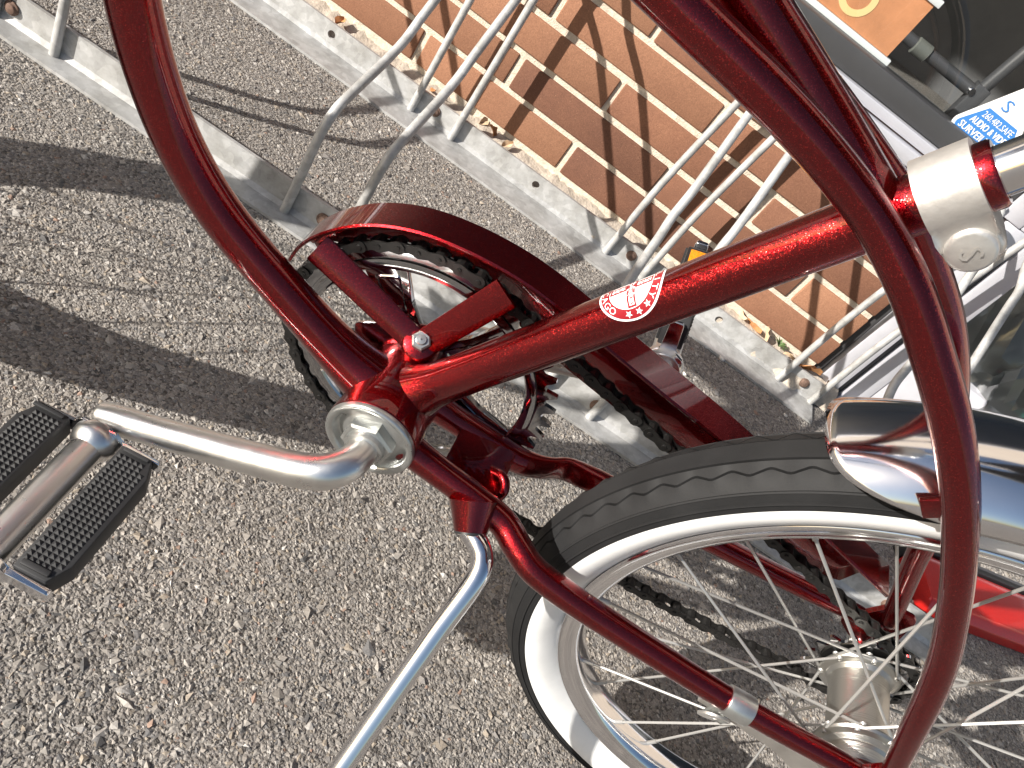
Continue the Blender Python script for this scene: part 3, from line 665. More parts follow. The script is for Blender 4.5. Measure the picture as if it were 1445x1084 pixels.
# bottom bracket shell with blended neck
q = MB(); lathe(q, [(-.0345, .0262), (-.0340, .0278), (-.032, .0285), (-.012, .0272), (.012, .0272), (.032, .0282), (.0345, .0275), (.0345, .022)], (0, 0, 0), YL, 48); bp(q, 'bottom_bracket_shell', PAINT, angle=60)
q = MB(); lathe(q, [(-.0335, .0283), (-.0352, .0284), (-.0368, .0279), (-.0374, .0268), (-.0372, .0252), (-.0362, .0240), (-.0345, .0232), (-.0318, .0226), (-.0310, .0215), (-.0315, .0195), (-.0332, .0175), (-.0340, .010)], (0, 0, 0), YL, 56); cup = bp(q, 'bearing_cup', ZINC, angle=50)
q = MB(); hexnut(q, (0, -.0325, 0), (0, -.0408, 0), .0168, R(24), .0012); lathe(q, [(-.0405, .0125), (-.0440, .0120), (-.0446, .0105)], (0, 0, 0), YL, 32, caps=True); bp(q, 'lock_nut', ZINC, cup, 30)

# one piece crank: left arm, spindle, right arm
AV = unit(V(-.1353, 0, -.0649)); CL = .150
def flatr(t): return t
q = MB()
pl = [(0, -.020, 0), (0, -.046, 0), (V(0, -.058, 0) + AV * .0035), (V(0, -.0665, 0) + AV * .0125), (V(0, -.0700, 0) + AV * .026), (V(0, -.0712, 0) + AV * .05), (V(0, -.0715, 0) + AV * .10), (V(0, -.0715, 0) + AV * .128), (V(0, -.0715, 0) + AV * .142), (V(0, -.0715, 0) + AV * .153), (V(0, -.0715, 0) + AV * .159), (V(0, -.0715, 0) + AV * .1615)]
rd = [(.0098, .0098), (.0098, .0098), (.0103, .0103), (.0106, .0106), (.0104, .0104), (.0100, .0100), (.0094, .0094), (.0092, .0092), (.0094, .0112), (.0094, .0118), (.0082, .0100), (.0040, .0052)]
P, E_ = spline(pl, 7, rd); sweep(q, P, E_, 26, up=(1, 0, 0)); crank = bp(q, 'crank', STEEL, angle=180)
q = MB(); pr_ = [(p[0] * -1, -p[1], p[2] * -1) for p in pl]; P, E_ = spline(pr_, 6, rd); sweep(q, P, E_, 22, up=(1, 0, 0)); bp(q, 'crank_arm', STEEL, crank, 180)
EYE = AV * CL

# pedals: spindle tube, end plates, rubber treads with pyramids
def make_pedal(side):
    """local: origin at the crank eye, spindle along -y*side .. returns parent empty-like part"""
    sg = side
    root = MB(); y0 = .012; y1 = .108
    cyl(root, (0, sg * .0, 0), (0, sg * y0, 0), .0068, 16)
    lathe(root, [(.011, .0085), (.013, .0125), (.0165, .0140), (.0205, .0138), (.0245, .0120), (.027, .0092)], (0, 0, 0), (0, sg, 0), 28, caps=True)
    lathe(root, [(.026, .0098), (y1 - .006, .0098)], (0, 0, 0), (0, sg, 0), 26)
    lathe(root, [(y1 - .006, .0098), (y1 - .001, .0105), (y1 + .004, .010), (y1 + .0055, .007)], (0, 0, 0), (0, sg, 0), 26, caps=True)
    o = root.build('pedal', STEEL, bike, 40)
    for (ya, yb_) in ((.0135, .0160), (y1 - .0025, y1 + .0015)):
        pl_ = MB(); poly = rounded([(-.040, -.0045), (-.015, -.0052), (-.011, -.0115), (.011, -.0115), (.015, -.0052), (.040, -.0045), (.040, .0045), (.015, .0052), (.011, .0115), (-.011, .0115), (-.015, .0052), (-.040, .0045)], [.002] * 12, 3)
        a_, b_ = sorted((sg * ya, sg * yb_)); prism(pl_, poly, a_, b_, .0006); pl_.build('end_plate', CHROME, o)
    for cx in (-.029, .029):
        tr = MB(); poly = rounded([(-.0125, -.0070), (.0125, -.0070), (.0125, .0070), (-.0125, .0070)], [.0015] * 4, 3)
        out = 1 if cx > 0 else -1
        # block narrows at both ends on its outer side
        prof2 = [(-out * .0120, .0168), (out * .0070, .0168), (out * .0125, .030), (out * .0125, .092), (out * .0070, y1 - .003), (-out * .0120, y1 - .003)]
        b = bmesh.new(); lo = [b.verts.new((cx + p[0], sg * p[1], -.0080)) for p in prof2]; hi = [b.verts.new((cx + p[0], sg * p[1], .0080)) for p in prof2]
        b.faces.new(lo[::-1]); b.faces.new(hi)
        for i in range(6): b.faces.new((lo[i], lo[(i + 1) % 6], hi[(i + 1) % 6], hi[i]))
        bmesh.ops.bevel(b, geom=b.edges[:], offset=.0009, segments=2, profile=.5, affect='EDGES')
        b.verts.index_update(); tr.add([v.co[:] for v in b.verts], [[v.index for v in f.verts] for f in b.faces]); b.free()
        tread = tr.build('tread_block', RUBBER, o)
        py = MB(); ps = .0031
        ny = int((y1 - .003 - .0215 - .004) / ps)
        for j in range(ny):
            yv = .0235 + j * ps
            tt = min(1, max(0, (yv - .0195) / .0125), max(0, (y1 - .0045 - yv) / .0105)); half_out = .0058 + .0052 * tt
            for k in range(6):
                xv = -out * .0098 + out * (k + .2) * ps * 1.12
                if (xv * out) > half_out - .001: continue
                for zs in (1, -1):
                    h = .0015; zb = .0079; r_ = ps * .5
                    py.add([(cx + xv - r_, sg * (yv - r_), zs * zb), (cx + xv + r_, sg * (yv - r_), zs * zb), (cx + xv + r_, sg * (yv + r_), zs * zb), (cx + xv - r_, sg * (yv + r_), zs * zb), (cx + xv, sg * yv, zs * (zb + h))],
                           [(0, 1, 4), (1, 2, 4), (2, 3, 4), (3, 0, 4)])
        kn = py.build('tread_studs', RUBBER, o, 0); kn['kind'] = 'stuff'
        for ya in ((.0178, .0205), (y1 - .0085, y1 - .005)):
            rb = MB(); box(rb, (cx - .0095 - (.0015 if out < 0 else -.0) * 0, min(sg * ya[0], sg * ya[1]), .0078), (cx + .0095 - .003 * (1 if out > 0 else 0), max(sg * ya[0], sg * ya[1]), .0098), .0006); rb.build('end_rib', RUBBER, o)
        if side > 0:                                   # far pedal: reflector in a black housing on the rear block face
            rf = MB(); box(rf, (cx + out * .0128, .030 * sg, -.0085) if sg > 0 else (cx + out * .0128, -.090, -.0085), (cx + out * .0165, .090, .0085) if sg > 0 else (cx + out * .0165, -.030, .0085), .001)
            rf.build('reflector_housing', BLACKPL, o)
            rl = MB(); xx = sorted((cx + out * .0160, cx + out * .0176)); box(rl, (xx[0], .034, -.0062), (xx[1], .086, .0062), .0005); rl.build('reflector', AMBER, o)
    return o
pedL = make_pedal(-1)
pedL.location = Vector(EYE + V(0, -.0715, 0))
pedL.rotation_euler = (0, R(-6.0), 0)
pedR = make_pedal(1)
pedR.location = Vector(-EYE + V(0, .0715, 0)); pedR.rotation_euler = (0, R(-108), 0)

# ------------------------------------------------------------------ chainring, chain, sprocket
NT = 45; PIT = .0127; RC = PIT / (2 * math.sin(math.pi / NT)); YC = .0355; A0 = 2.3477
def toothed(mb, N, rc, y0, y1, rin, phase, tip=.0040, root=.0042):
    out = []
    for i in range(N):
        a = phase + (i + .5) * 2 * math.pi / N; st_ = 2 * math.pi / N
        for da, dr in ((-.5, -root), (-.30, -root * .75), (-.17, .0010), (-.06, tip), (.06, tip), (.17, .0010), (.30, -root * .75)):
            out.append((a + da * st_, rc + dr))
    k = len(out); vs = []
    for y in (y0, y1):
        for a, r_ in out: vs.append((r_ * math.cos(a), y, r_ * math.sin(a)))
        for a, r_ in out: vs.append((rin * math.cos(a), y, rin * math.sin(a)))
    f = []
    for i in range(k):
        j = (i + 1) % k
        f += [(i, j, k + j, k + i), (2 * k + i, 3 * k + i, 3 * k + j, 2 * k + j), (i, 2 * k + i, 2 * k + j, j), (k + i, k + j, 3 * k + j, 3 * k + i)]
    mb.add(vs, f)
q = MB(); toothed(q, NT, RC, YC - .0015, YC + .0015, .0745, A0)
lathe(q, [(-.0032, .0755), (-.0036, .0790), (-.0028, .0815), (0, .0825), (0, .0745), (-.002, .0742)], (0, YC, 0), YL, 96, closed_prof=True)
ARMC = R(127)
for i in range(5):
    a = ARMC + i * 2 * math.pi / 5; ca, sa = math.cos(a), math.sin(a); A_ = V(ca, 0, sa); B_ = V(-sa, 0, ca)
    poly = rounded([(.016, -.0135), (.050, -.0110), (.0765, -.0150), (.0775, 0), (.0765, .0150), (.050, .0110), (.016, .0135)], [.001, .03, .001, .02, .001, .03, .001], 4)
    prism(q, poly, -.0022, .0018, .0006, (V(0, YC, 0), A_, B_, YL))
    rib = rounded([(.026, -.0070), (.050, -.0062), (.0705, -.0090), (.0705, .0090), (.050, .0062), (.026, .0070)], [.002] * 6, 3)
    inn = [p * 1.0 for p in rib]; cen = np.array([.05, 0])
    vs = []
    for sc_, yy in ((1.0, -.0023), (.965, -.0031), (.90, -.0031), (.86, -.0023)):
        for p in rib: pp = cen + (p - cen) * V(sc_, sc_ * (1 if sc_ > .95 else .93)); vs.append(V(0, YC + yy, 0) + A_ * pp[0] + B_ * pp[1])
    k = len(rib); q.add(vs, [(l * k + i_, l * k + (i_ + 1) % k, (l + 1) * k + (i_ + 1) % k, (l + 1) * k + i_) for l in range(3) for i_ in range(k)])
lathe(q, [(-.004, .012), (-.004, .0195), (-.0025, .0215), (.0025, .0215), (.003, .012)], (0, YC, 0), YL, 40)
bp(q, 'chainring', DCHROME, crank, 35)

NS = 18; RS = PIT / (2 * math.sin(math.pi / NS))
hx, hz_ = HUB[0], HUB[2]
# chain path: chainring -> upper run -> sprocket -> lower run
dist = math.hypot(hx, hz_); base = math.atan2(hz_, hx); al = math.acos((RC - RS) / dist)
at, ab = base + al, base - al
path = []
def arc(c, r_, a, b, n):
    for i in range(n): t = a + (b - a) * i / n; path.append((c[0] + r_ * math.cos(t), c[1] + r_ * math.sin(t)))
arc((0, 0), RC, ab, at - 2 * math.pi, 240)       # round the front of the ring, clockwise from the bottom to the top
pt = np.array(path[-1]); e0 = V(RC * math.cos(at), RC * math.sin(at)); e1 = V(hx + RS * math.cos(at), hz_ + RS * math.sin(at))
for i in range(80): path.append(tuple(e0 + (e1 - e0) * i / 80))
arc((hx, hz_), RS, at, ab, 80)
b0 = V(hx + RS * math.cos(ab), hz_ + RS * math.sin(ab)); b1 = V(RC * math.cos(ab), RC * math.sin(ab))
for i in range(80): t = i / 80; pnt = b0 + (b1 - b0) * t; path.append((pnt[0], pnt[1] - .0065 * 4 * t * (1 - t)))
path = np.array(path)
# start the links so that one pin sits at angle A0 on the ring
seg = np.linalg.norm(np.roll(path, -1, 0) - path, axis=1); cum = np.r_[0, np.cumsum(seg)]; total = cum[-1]
i0 = int(np.argmin(np.hypot(path[:, 0] - RC * math.cos(A0), path[:, 1] - RC * math.sin(A0)))); s0 = cum[i0]
nl = int(round(total / PIT / 2)) * 2; step = total / nl
closed = np.vstack([path, path[:1]])
def at_s(s): s = (s) % total; return np.array([np.interp(s, cum, closed[:, 0]), np.interp(s, cum, closed[:, 1])])
def plate(mb, y0, y1, h, waist):
    poly = []
    for k in range(7): a = math.pi / 2 + math.pi * k / 6; poly.append((-PIT / 2 + h * math.cos(a), h * math.sin(a)))
    poly.append((0, -waist))
    for k in range(7): a = -math.pi / 2 + math.pi * k / 6; poly.append((PIT / 2 + h * math.cos(a), h * math.sin(a)))
    poly.append((0, waist)); prism(mb, poly, y0, y1)
lo_, li_ = MB(), MB()
for y in (-1, 1):
    a_, b_ = sorted((y * .0031, y * .0040)); plate(lo_, a_, b_, .0043, .0028)
    a_, b_ = sorted((y * .0021, y * .0030)); plate(li_, a_, b_, .0041, .0027)
for x in (-PIT / 2, PIT / 2):
    lathe(lo_, [(-.0047, .0006), (-.0046, .0015), (-.0038, .0018), (.0038, .0018), (.0046, .0015), (.0047, .0006)], (x, 0, 0), YL, 8, caps=True); cyl(li_, (x, -.0022, 0), (x, .0022, 0), .0040, 10)
meO = lo_.mesh('chain_link', 35); meI = li_.mesh('chain_link', 35); meO.materials.append(CHAIN); meI.materials.append(CHAIN)
chain = empty('chain', parent=bike)
for k in range(nl):
    p, n_ = at_s(s0 + k * step), at_s(s0 + (k + 1) * step); mid = (p + n_) / 2; ang = math.atan2(n_[1] - p[1], n_[0] - p[0])
    o = link('chain_link', meO if k % 2 else meI, None, chain); o.location = (mid[0], YC, mid[1]); o.rotation_euler = (0, -ang, 0)

# chain guard
guard_pts = [(-.0985, .0300), (-.0945, .0480), (-.0830, .0680), (-.0640, .0880), (-.0400, .1025), (-.0100, .1110), (.020, .1140), (.042, .1130), (.060, .1105), (.120, .1010), (.185, .0905), (.255, .0745), (.3265, .0575)]
def guard_mesh():
    P = spline([(p[0], 0, p[1]) for p in guard_pts], 6); T_ = np.gradient(P, axis=0); T_ /= np.linalg.norm(T_, axis=1)[:, None]
    N_ = np.c_[T_[:, 2] * -1, np.zeros(len(P)), T_[:, 0]]                      # up normal
    N_[N_[:, 2] < 0] *= -1
    vs = []; k = 0; x_ = P[:, 0]
    for p, nn, x in zip(P, N_, x_):
        f = min(1, max(0, (x - .03) / .05)); tip = min(1, max(0, (x + .0985) / .012)); fl = .0135 * (.35 + .65 * tip); drop = (.032 + .021 * f) * (.25 + .75 * tip)
        end = min(1, max(0, (.336 - x) / .03)); drop *= (.55 + .45 * end)
        y0 = YC - .0105; y1 = YC + .0150
        prof = [(y0, -.0016), (y0 - .0001, -.0006), (y0 + .0006, .0), (y1 - .0012, .0), (y1 - .0003, -.0006), (y1, -.004), (y1 + .001, -drop * .55), (y1 - .0005, -drop)]
        for y, h in prof: vs.append(p + V(0, y, 0) + nn * h)
    k = 8; n = len(P); f = [(i * k + j, i * k + j + 1, (i + 1) * k + j + 1, (i + 1) * k + j) for i in range(n - 1) for j in range(k - 1)]
    b = MB(); b.add(vs, f); return b
gd = bp(guard_mesh(), 'chain_guard', PAINT, angle=22); gm = gd.modifiers.new('sheet', 'SOLIDIFY'); gm.thickness = .0011; gm.offset = 0
BOLT = V(-.0040, .0225, .0320)
def strap(p0, p1, w0, w1, t=.0016, nrm=None):
    p0, p1 = np.asarray(p0, float), np.asarray(p1, float); T_ = unit(p1 - p0); n_ = unit(nrm - T_ * (T_ @ nrm)); s_ = np.cross(T_, n_)
    b = MB(); P = spline([p0, p0 * .7 + p1 * .3, p0 * .3 + p1 * .7, p1], 4); w_ = np.interp(np.linspace(0, 1, len(P)), [0, 1], [w0, w1])
    prof = np.array([(-1, -1), (-.9, -1.6), (.9, -1.6), (1, -1), (1, 1), (.9, 1.6), (-.9, 1.6), (-1, 1)]) * V(1, .6)
    vs = [p + s_ * a * w_[i] + n_ * c_ * t for i, p in enumerate(P) for a, c_ in prof]; k = 8
    f = [(i * k + j, i * k + (j + 1) % k, (i + 1) * k + (j + 1) % k, (i + 1) * k + j) for i in range(len(P) - 1) for j in range(k)] + [tuple(range(k)), tuple((len(P) - 1) * k + j for j in range(k))]
    b.add(vs, f); return b
NR = unit(V(0, -.82, .57))
for e, wa, wb in ((V(-.0850, YC - .0092, .0520), .0078, .0092), (V(.0225, YC - .0080, .0985), .0085, .0095)):
    bp(strap(BOLT + V(0, -.002, 0), e, wa, wb, .0011, NR), 'guard_strut', PAINT, gd, 30)
q = MB(); lathe(q, [(-.0045, .0098), (-.003, .0120), (.004, .0128), (.016, .0150), (.030, .019)], BOLT, -unit(V(-.10, -.50, .85)), 28, caps=True); bp(q, 'guard_boss', PAINT, gd, 60)
q = MB(); nb_ = unit(V(-.10, -.50, .85)); hexnut(q, BOLT + nb_ * .003, BOLT + nb_ * .0098, .0064, R(10)); lathe(q, [(.0025, .0075), (.0040, .0074), (.0042, .005)], BOLT, nb_, 20, caps=True); lathe(q, [(.0096, .0036), (.0112, .0030), (.0114, .0005)], BOLT, nb_, 14); bp(q, 'guard_bolt', ZINC, gd, 30)
q = MB(); prism(q, rounded([(-.030, -.002), (-.010, .012), (.004, .010), (-.008, -.012), (-.024, -.018)], [.003] * 5, 3), -.0012, .0012, .0004, (V(-.016, YC - .012, .020), V(1, 0, 0), V(0, .2, .98), V(0, 1, -.2))); bp(q, 'guard_bracket', CHROME, gd, 35)

# ------------------------------------------------------------------ rear wheel
YH = .003
def hub_mat():
    mt, nt, p = new_mat('turned_hub_steel'); tc = node(nt, 'ShaderNodeTexCoord'); sx = node(nt, 'ShaderNodeSeparateXYZ'); nz = node(nt, 'ShaderNodeTexNoise'); nz.noise_dimensions = '1D'
    nz.inputs['Scale'].default_value = 900; nz.inputs['Detail'].default_value = 4
    nt.links.new(tc.outputs['Object'], sx.inputs[0]); nt.links.new(sx.outputs['Y'], nz.inputs['W'])
    b_ = node(nt, 'ShaderNodeBump'); b_.inputs['Strength'].default_value = .35; b_.inputs['Distance'].default_value = .0008; nt.links.new(nz.outputs[0], b_.inputs['Height']); nt.links.new(b_.outputs[0], p.inputs['Normal'])
    p.inputs['Base Color'].default_value = (.46, .45, .42, 1); p.inputs['Metallic'].default_value = .95; p.inputs['Roughness'].default_value = .33; return mt
def make_wheel(front=False):
    root = empty('front_wheel' if front else 'rear_wheel', parent=bike)
    # tyre as a grid so that the tread grooves can zigzag
    nth = 888; TH = np.linspace(0, 2 * np.pi, nth, endpoint=False); NZ = 74
    zig = np.abs(((TH / (2 * np.pi) * NZ) % 1) * 2 - 1) * 2 - 1           # triangle wave
    def prof(zv):
        z1 = .0021 * zv
        half = [(-.0118, .2080, 0), (-.0150, .2100, 0), (-.0185, .2135, 0), (-.0225, .2190, 1), (-.0248, .2245, 1), (-.0252, .2290, 1), (-.0250, .2312, 1), (-.0250, .2316, 0),
                (-.0254, .2324, 0), (-.0250, .2362, 0), (-.0257, .2364, 0), (-.0254, .2371, 0), (-.0240, .2370, 0), (-.0226, .2420, 0), (-.0229, .2425, 0), (-.0222, .2433, 0), (-.0212, .2430, 0), (-.0172, .2468, 0),
                (-.0136 + z1, .2490, 0), (-.0134 + z1, .2462, 0), (-.0124 + z1, .2462, 0), (-.0122 + z1, .2496, 0), (-.0078, .2520, 0), (-.0077, .2502, 0), (-.0067, .2502, 0), (-.0066, .2526, 0)]
        return half + [(-y, r_, 0) for y, r_, _ in half[::-1]]
    base = prof(0); k = len(base); vs = []
    for t, zv in zip(TH, zig):
        sm = max(-1, min(1, zv * 1.25))
        pr = prof(sm)
        for y, r_, _ in pr: vs.append((r_ * math.cos(t), y, r_ * math.sin(t)))
    blk, wht = [], []
    for i in range(nth):
        i2 = (i + 1) % nth
        for j in range(k - 1):
            quad = (i * k + j, i * k + j + 1, i2 * k + j + 1, i2 * k + j)
            yl = base[j][0]; isw = (base[j][1] + base[j + 1][1]) / 2 < .2316 and (base[j][1] + base[j + 1][1]) / 2 > .2085
            (wht if isw else blk).append(quad)
    b = MB(); b.add(vs, blk); ty = b.build('tyre', TYRE, root, 28)
    b = MB(); b.add(vs, wht); me = b.mesh('whitewall', 40)
    bmm = bmesh.new(); bmm.from_mesh(me); bmesh.ops.delete(bmm, geom=[v for v in bmm.verts if not v.link_faces], context='VERTS'); bmm.to_mesh(me); bmm.free(); link('whitewall', me, WHITEWALL, root)
    b = MB(); lathe(b, [(-.0140, .2092), (-.0160, .2100), (-.0170, .2088), (-.0168, .2070), (-.0152, .2056), (-.0150, .2010), (-.0138, .1975), (-.0105, .1950), (-.0040, .1938), (.0040, .1938), (.0105, .1950), (.0138, .1975), (.0150, .2010), (.0152, .2056), (.0168, .2070), (.0170, .2088), (.0160, .2100), (.0140, .2092), (.012, .203), (-.012, .203)], (0, 0, 0), YL, 160, closed_prof=True)
    b.build('rim', CHROME, root, 50)
    # hub
    b = MB(); fy = .0265; rs = .0205 if not front else .012
    lathe(b, [(-.0475, .008), (-.0470, .0150), (-.0440, .0185), (-.0400, .0198), (-.0365, .0205), (-.0345, .0225), (-.0315, .0232), (-.0300, .0236), (-fy - .0018, .0270), (-fy, .0280), (-fy + .0016, .0270), (-fy + .0030, .0228), (-fy + .006, rs), (0, rs - .0003), (fy - .006, rs), (fy - .0030, .0228), (fy - .0016, .0270), (fy, .0280), (fy + .0018, .0270), (fy + .003, .0200), (.0345, .0160), (.0400, .0130), (.045, .008)], (0, YH, 0), YL, 56, caps=True)
    b.build('hub', hub_mat() if not front else CHROME, root, 30)
    b = MB(); cyl(b, (0, -.074, 0), (0, .074, 0), .0047, 14, .0006)
    for s_ in (-1, 1): hexnut(b, (0, s_ * .0605, 0), (0, s_ * .0685, 0), .0088); lathe(b, [(.0600, .0095), (.0612, .0095)], (0, 0, 0), (0, s_, 0), 20, caps=True)
    b.build('axle', ZINC, root, 30)
    # spokes: 28, crossed
    for i in range(28):
        side = 1 if i % 2 else -1; kk = i // 2; trail = side if kk % 2 == 0 else -side
        ar = 2 * math.pi * i / 28 + R(138.5); ah = ar + trail * R(68)
        p0 = V(.0255 * math.cos(ah), YH + side * (fy + .0012 * (1 if trail > 0 else -1)), .0255 * math.sin(ah)); p1 = V(.1955 * math.cos(ar), side * .0035, .1955 * math.sin(ar))
        sp = MB(); sweep(sp, [p0, p1], .00112 if not front else .0009, 6); n1 = unit(p0 - p1)
        sweep(sp, [p1 - n1 * .002, p1 + n1 * .010], .0019, 6)
        lathe(sp, [(-.001, .0016), (.0008, .0024), (.0012, .0005)], p0 + V(0, side * .001 * trail, 0), (0, 1, 0), 6)
        sp.build('spoke', SPOKE, root, 60)
    return root
rw = make_wheel(); rw.location = Vector(HUB)
q = MB(); toothed(q, NS, RS, YC - .0012, YC + .0012, .017, R(8), .0036, .0040); lathe(q, [(-.0012, .012), (-.0012, .022), (.0012, .022), (.0012, .012)], (0, YC, 0), YL, 24); sp_ = q.build('sprocket', DCHROME, rw, 35)

# coaster brake arm with clip
q = MB(); armp = [HUB + V(-.002, -.0505, -.001), HUB + V(-.02, -.0515, -.010), (.325, -.0515, -.0300), (.262, -.0520, -.0255)]
P = spline(armp, 6); sweep(q, P, np.c_[np.full(len(P), .0013), np.linspace(.0115, .0078, len(P))], prof=[(-1, -1), (1, -1), (1, 1), (-1, 1)], up=(0, 1, 0)); lathe(q, [(-.0015, .016), (.0015, .016)], HUB + V(0, -.0505, 0), YL, 28, caps=True); ba = bp(q, 'brake_arm', SATIN, angle=30)
CLp = V(.2765, -.0557, -.0112); CLd = unit(V(.0430, -.0015, .0036))
q = MB(); lathe(q, [(-.0085, .0078), (-.0085, .0092), (-.0078, .0096), (.0078, .0096), (.0085, .0092), (.0085, .0078)], CLp, CLd, 36); box(q, CLp + V(-.0085, -.002, -.026), CLp + V(.0065, .001, -.006), .0006); bp(q, 'arm_clip', ZINC, ba, 35)
q = MB(); lathe(q, [(-.0008, .0025), (-.0008, .0105), (.0008, .0105), (.0008, .0025)], bike_at(1007, 1012, -.0580), (-.15, 1, .35), 28, closed_prof=True); bp(q, 'washer', SATIN, ba, 35)
q = MB(); wc_ = bike_at(1019, 1017, -.0600); cyl(q, wc_, wc_ + V(.004, .012, -.003), .0030, 12, .0008); bp(q, 'clip_bolt', ZINC, ba, 35)

# chrome rear fender
def fender():
    nth, ny = 120, 28; a_rear = R(-18); vs = []; f = []
    ys = np.linspace(-1, 1, ny)
    def rad(s): return .2450 + .0270 * math.cos(s * R(94))
    for i in range(nth):
        for s in ys:
            aend = R(134.6) - R(15.0) * abs(s) ** 3.2
            t = i / (nth - 1); a = aend + (a_rear - aend) * t
            y = .0380 * math.sin(s * R(94)); r_ = rad(s)
            vs.append((HUB[0] + r_ * math.cos(a), y, HUB[2] + r_ * math.sin(a)))
    f = [(i * ny + j, i * ny + j + 1, (i + 1) * ny + j + 1, (i + 1) * ny + j) for i in range(nth - 1) for j in range(ny - 1)]
    b = MB(); b.add(vs, f); return b
fo = bp(fender(), 'rear_fender', CHROME, angle=180)
sm = fo.modifiers.new('sheet', 'SOLIDIFY'); sm.thickness = .0012; sm.offset = -1
q = MB(); box(q, (-.006, -.0015, -.012), (.006, .0015, .012), .0006); o = bp(q, 'fender_tab', PAINT, fo); o.location = (.2405, -.0405, .1900); o.rotation_euler = (0, R(40), 0)
for (a, y) in ((110, -.0388), (122, -.0388)):
    q = MB(); lathe(q, [(-.0022, .0006), (-.0018, .0030), (0, .0038)], (HUB[0] + .2540 * math.cos(R(a)), y, HUB[2] + .2540 * math.sin(R(a))), YL, 14, caps=True); bp(q, 'rivet', ZINC, fo)

# kickstand
BEND = V(.0956, -.0650, -.0084); FOOT = V(.0768, -.2900, -.2346)
q = MB(); ks0 = bike_at(668, 706, -.032); ks1 = bike_at(664, 750, -.0455)
P, E_ = spline([ks0, ks0 * .5 + ks1 * .5, ks1], 5, [.0150, .0125, .0102]); sweep(q, P, E_[:, 0], 24); kh = bp(q, 'kickstand_housing', PAINT, angle=60)
q = MB(); k2, k3, k4 = bike_at(673, 765, -.0505), bike_at(680, 784, -.0560), bike_at(677, 806, -.0640)
P = spline([ks0 * .3 + ks1 * .7, ks1, k2, k3, k4, k4 * .85 + FOOT * .15, k4 * .5 + FOOT * .5, FOOT + V(0, -.004, .006), FOOT + V(-.002, -.014, .004)], 7); sweep(q, P, np.linspace(.0071, .0066, len(P)), 22); bp(q, 'kickstand_leg', CHROME, kh, 60)
q = MB(); lathe(q, [(-.001, .0070), (-.001, .0100), (.0015, .0100), (.0015, .0070)], ks1, ks1 - ks0, 24, closed_prof=True); bp(q, 'kickstand_collar', BLACKPL, kh, 30)
q = MB(); hx0 = V(.039, -.004, -.012); P = spline([hx0 + V(.036, .006, 0), hx0 + V(.044, .001, .007), hx0 + V(.049, -.005, .004), hx0 + V(.047, -.009, -.006), hx0 + V(.041, -.010, -.014)], 5); sweep(q, P, .0032, 12); bp(q, 'frame_hook', PAINT, angle=60)
q = MB(); prism(q, rounded([(.046, -.022), (.086, -.024), (.086, .024), (.046, .022)], [.004] * 4, 3), -.0150, -.0090, .001, (V(0, 0, 0), V(1, 0, 0), YL, V(0, 0, 1))); bp(q, 'stay_plate', PAINT)

# seat post, clamp with S cap
q = MB(); lathe(q, [(.25, .0102), (.56, .0102)], (0, 0, 0), SU, 32, caps=True); bp(q, 'seat_post', CHROME)
cl = []
for i in range(28):                                    # sleeve plus rear lug, in the plane across the seat tube (a: behind, b: to the left)
    a = R(62) + (R(298) - R(62)) * i / 27; cl.append((.0170 * math.cos(a), .0170 * math.sin(a)))
lug = [(.0112, -.0142), (.0180, -.0138), (.0240, -.0132), (.0280, -.0110), (.0295, -.006), (.0295, .006), (.0280, .0110), (.0240, .0132), (.0180, .0138), (.0112, .0142)]
q = MB(); prism(q, [(p[0], p[1]) for p in cl] + lug, .3130, .3352, .0034, (V(0, 0, 0), SB, -YL, SU)); sc_ = bp(q, 'seat_clamp', ALLOY, angle=45)
q = MB(); cc = SU * .3235 + SB * .0205 - YL * .0128
lathe(q, [(-.004, .0100), (.0014, .0100), (.0026, .0092), (.0031, .0078), (.0034, .0001)], cc, -YL, 32); cap = bp(q, 'clamp_bolt_cap', ALLOY, sc_, 50)
v, f = text_mesh('S', .0125); q = MB(); e1 = unit(SU * 1.0 + SB * .1); e2 = unit(np.cross(YL, e1)); vs = []
for lvl in (.0030, .0042):
    vs += [cc - YL * lvl + e2 * (-(p[0])) * -1 + e1 * (p[1] - .0045) for p in v]
n = len(v); q.add(vs, [tuple(i + n for i in fc) for fc in f])
bp(q, 'letter', ALLOY, sc_, 0)

# saddle, fork, bars and front wheel (mostly outside the frame; they cast shadows and show in the chrome)
q = MB(); P, E_ = spline([SU * .52 + V(-.15, 0, .03), SU * .52 + V(-.10, 0, .045), SU * .52 + V(.0, 0, .04), SU * .52 + V(.10, 0, .05), SU * .52 + V(.16, 0, .075)], 6, [(.020, .012), (.032, .022), (.065, .028), (.095, .030), (.07, .020)]); sweep(q, P, E_, 24, up=(0, 1, 0)); bp(q, 'saddle', RUBBER, angle=180)
STEER = Matrix.Translation(Vector(HC)) @ Matrix.Rotation(R(-12), 4, Vector(HT)) @ Matrix.Translation(-Vector(HC))
FH = V(-.515, 0, .0208)
fork = empty('fork', parent=bike); fork.matrix_local = STEER
for sg in (-1, 1):
    q = MB(); P, E_ = spline([HC - HT * .075 + V(0, sg * .018, 0), HC - HT * .12 + V(0, sg * .043, 0), HC - HT * .20 + V(-.018, sg * .048, 0), HC - HT * .28 + V(-.045, sg * .05, 0), FH + V(0, sg * .054, 0)], 6, [.011, .0105, .0095, .008, .0065]); sweep(q, P, E_[:, 0], 14); q.build('fork_blade', PAINT, fork, 180)
q = MB(); sweep(q, [HC - HT * .08, HC + HT * .14], .0115, 16); q.build('stem', CHROME, fork)
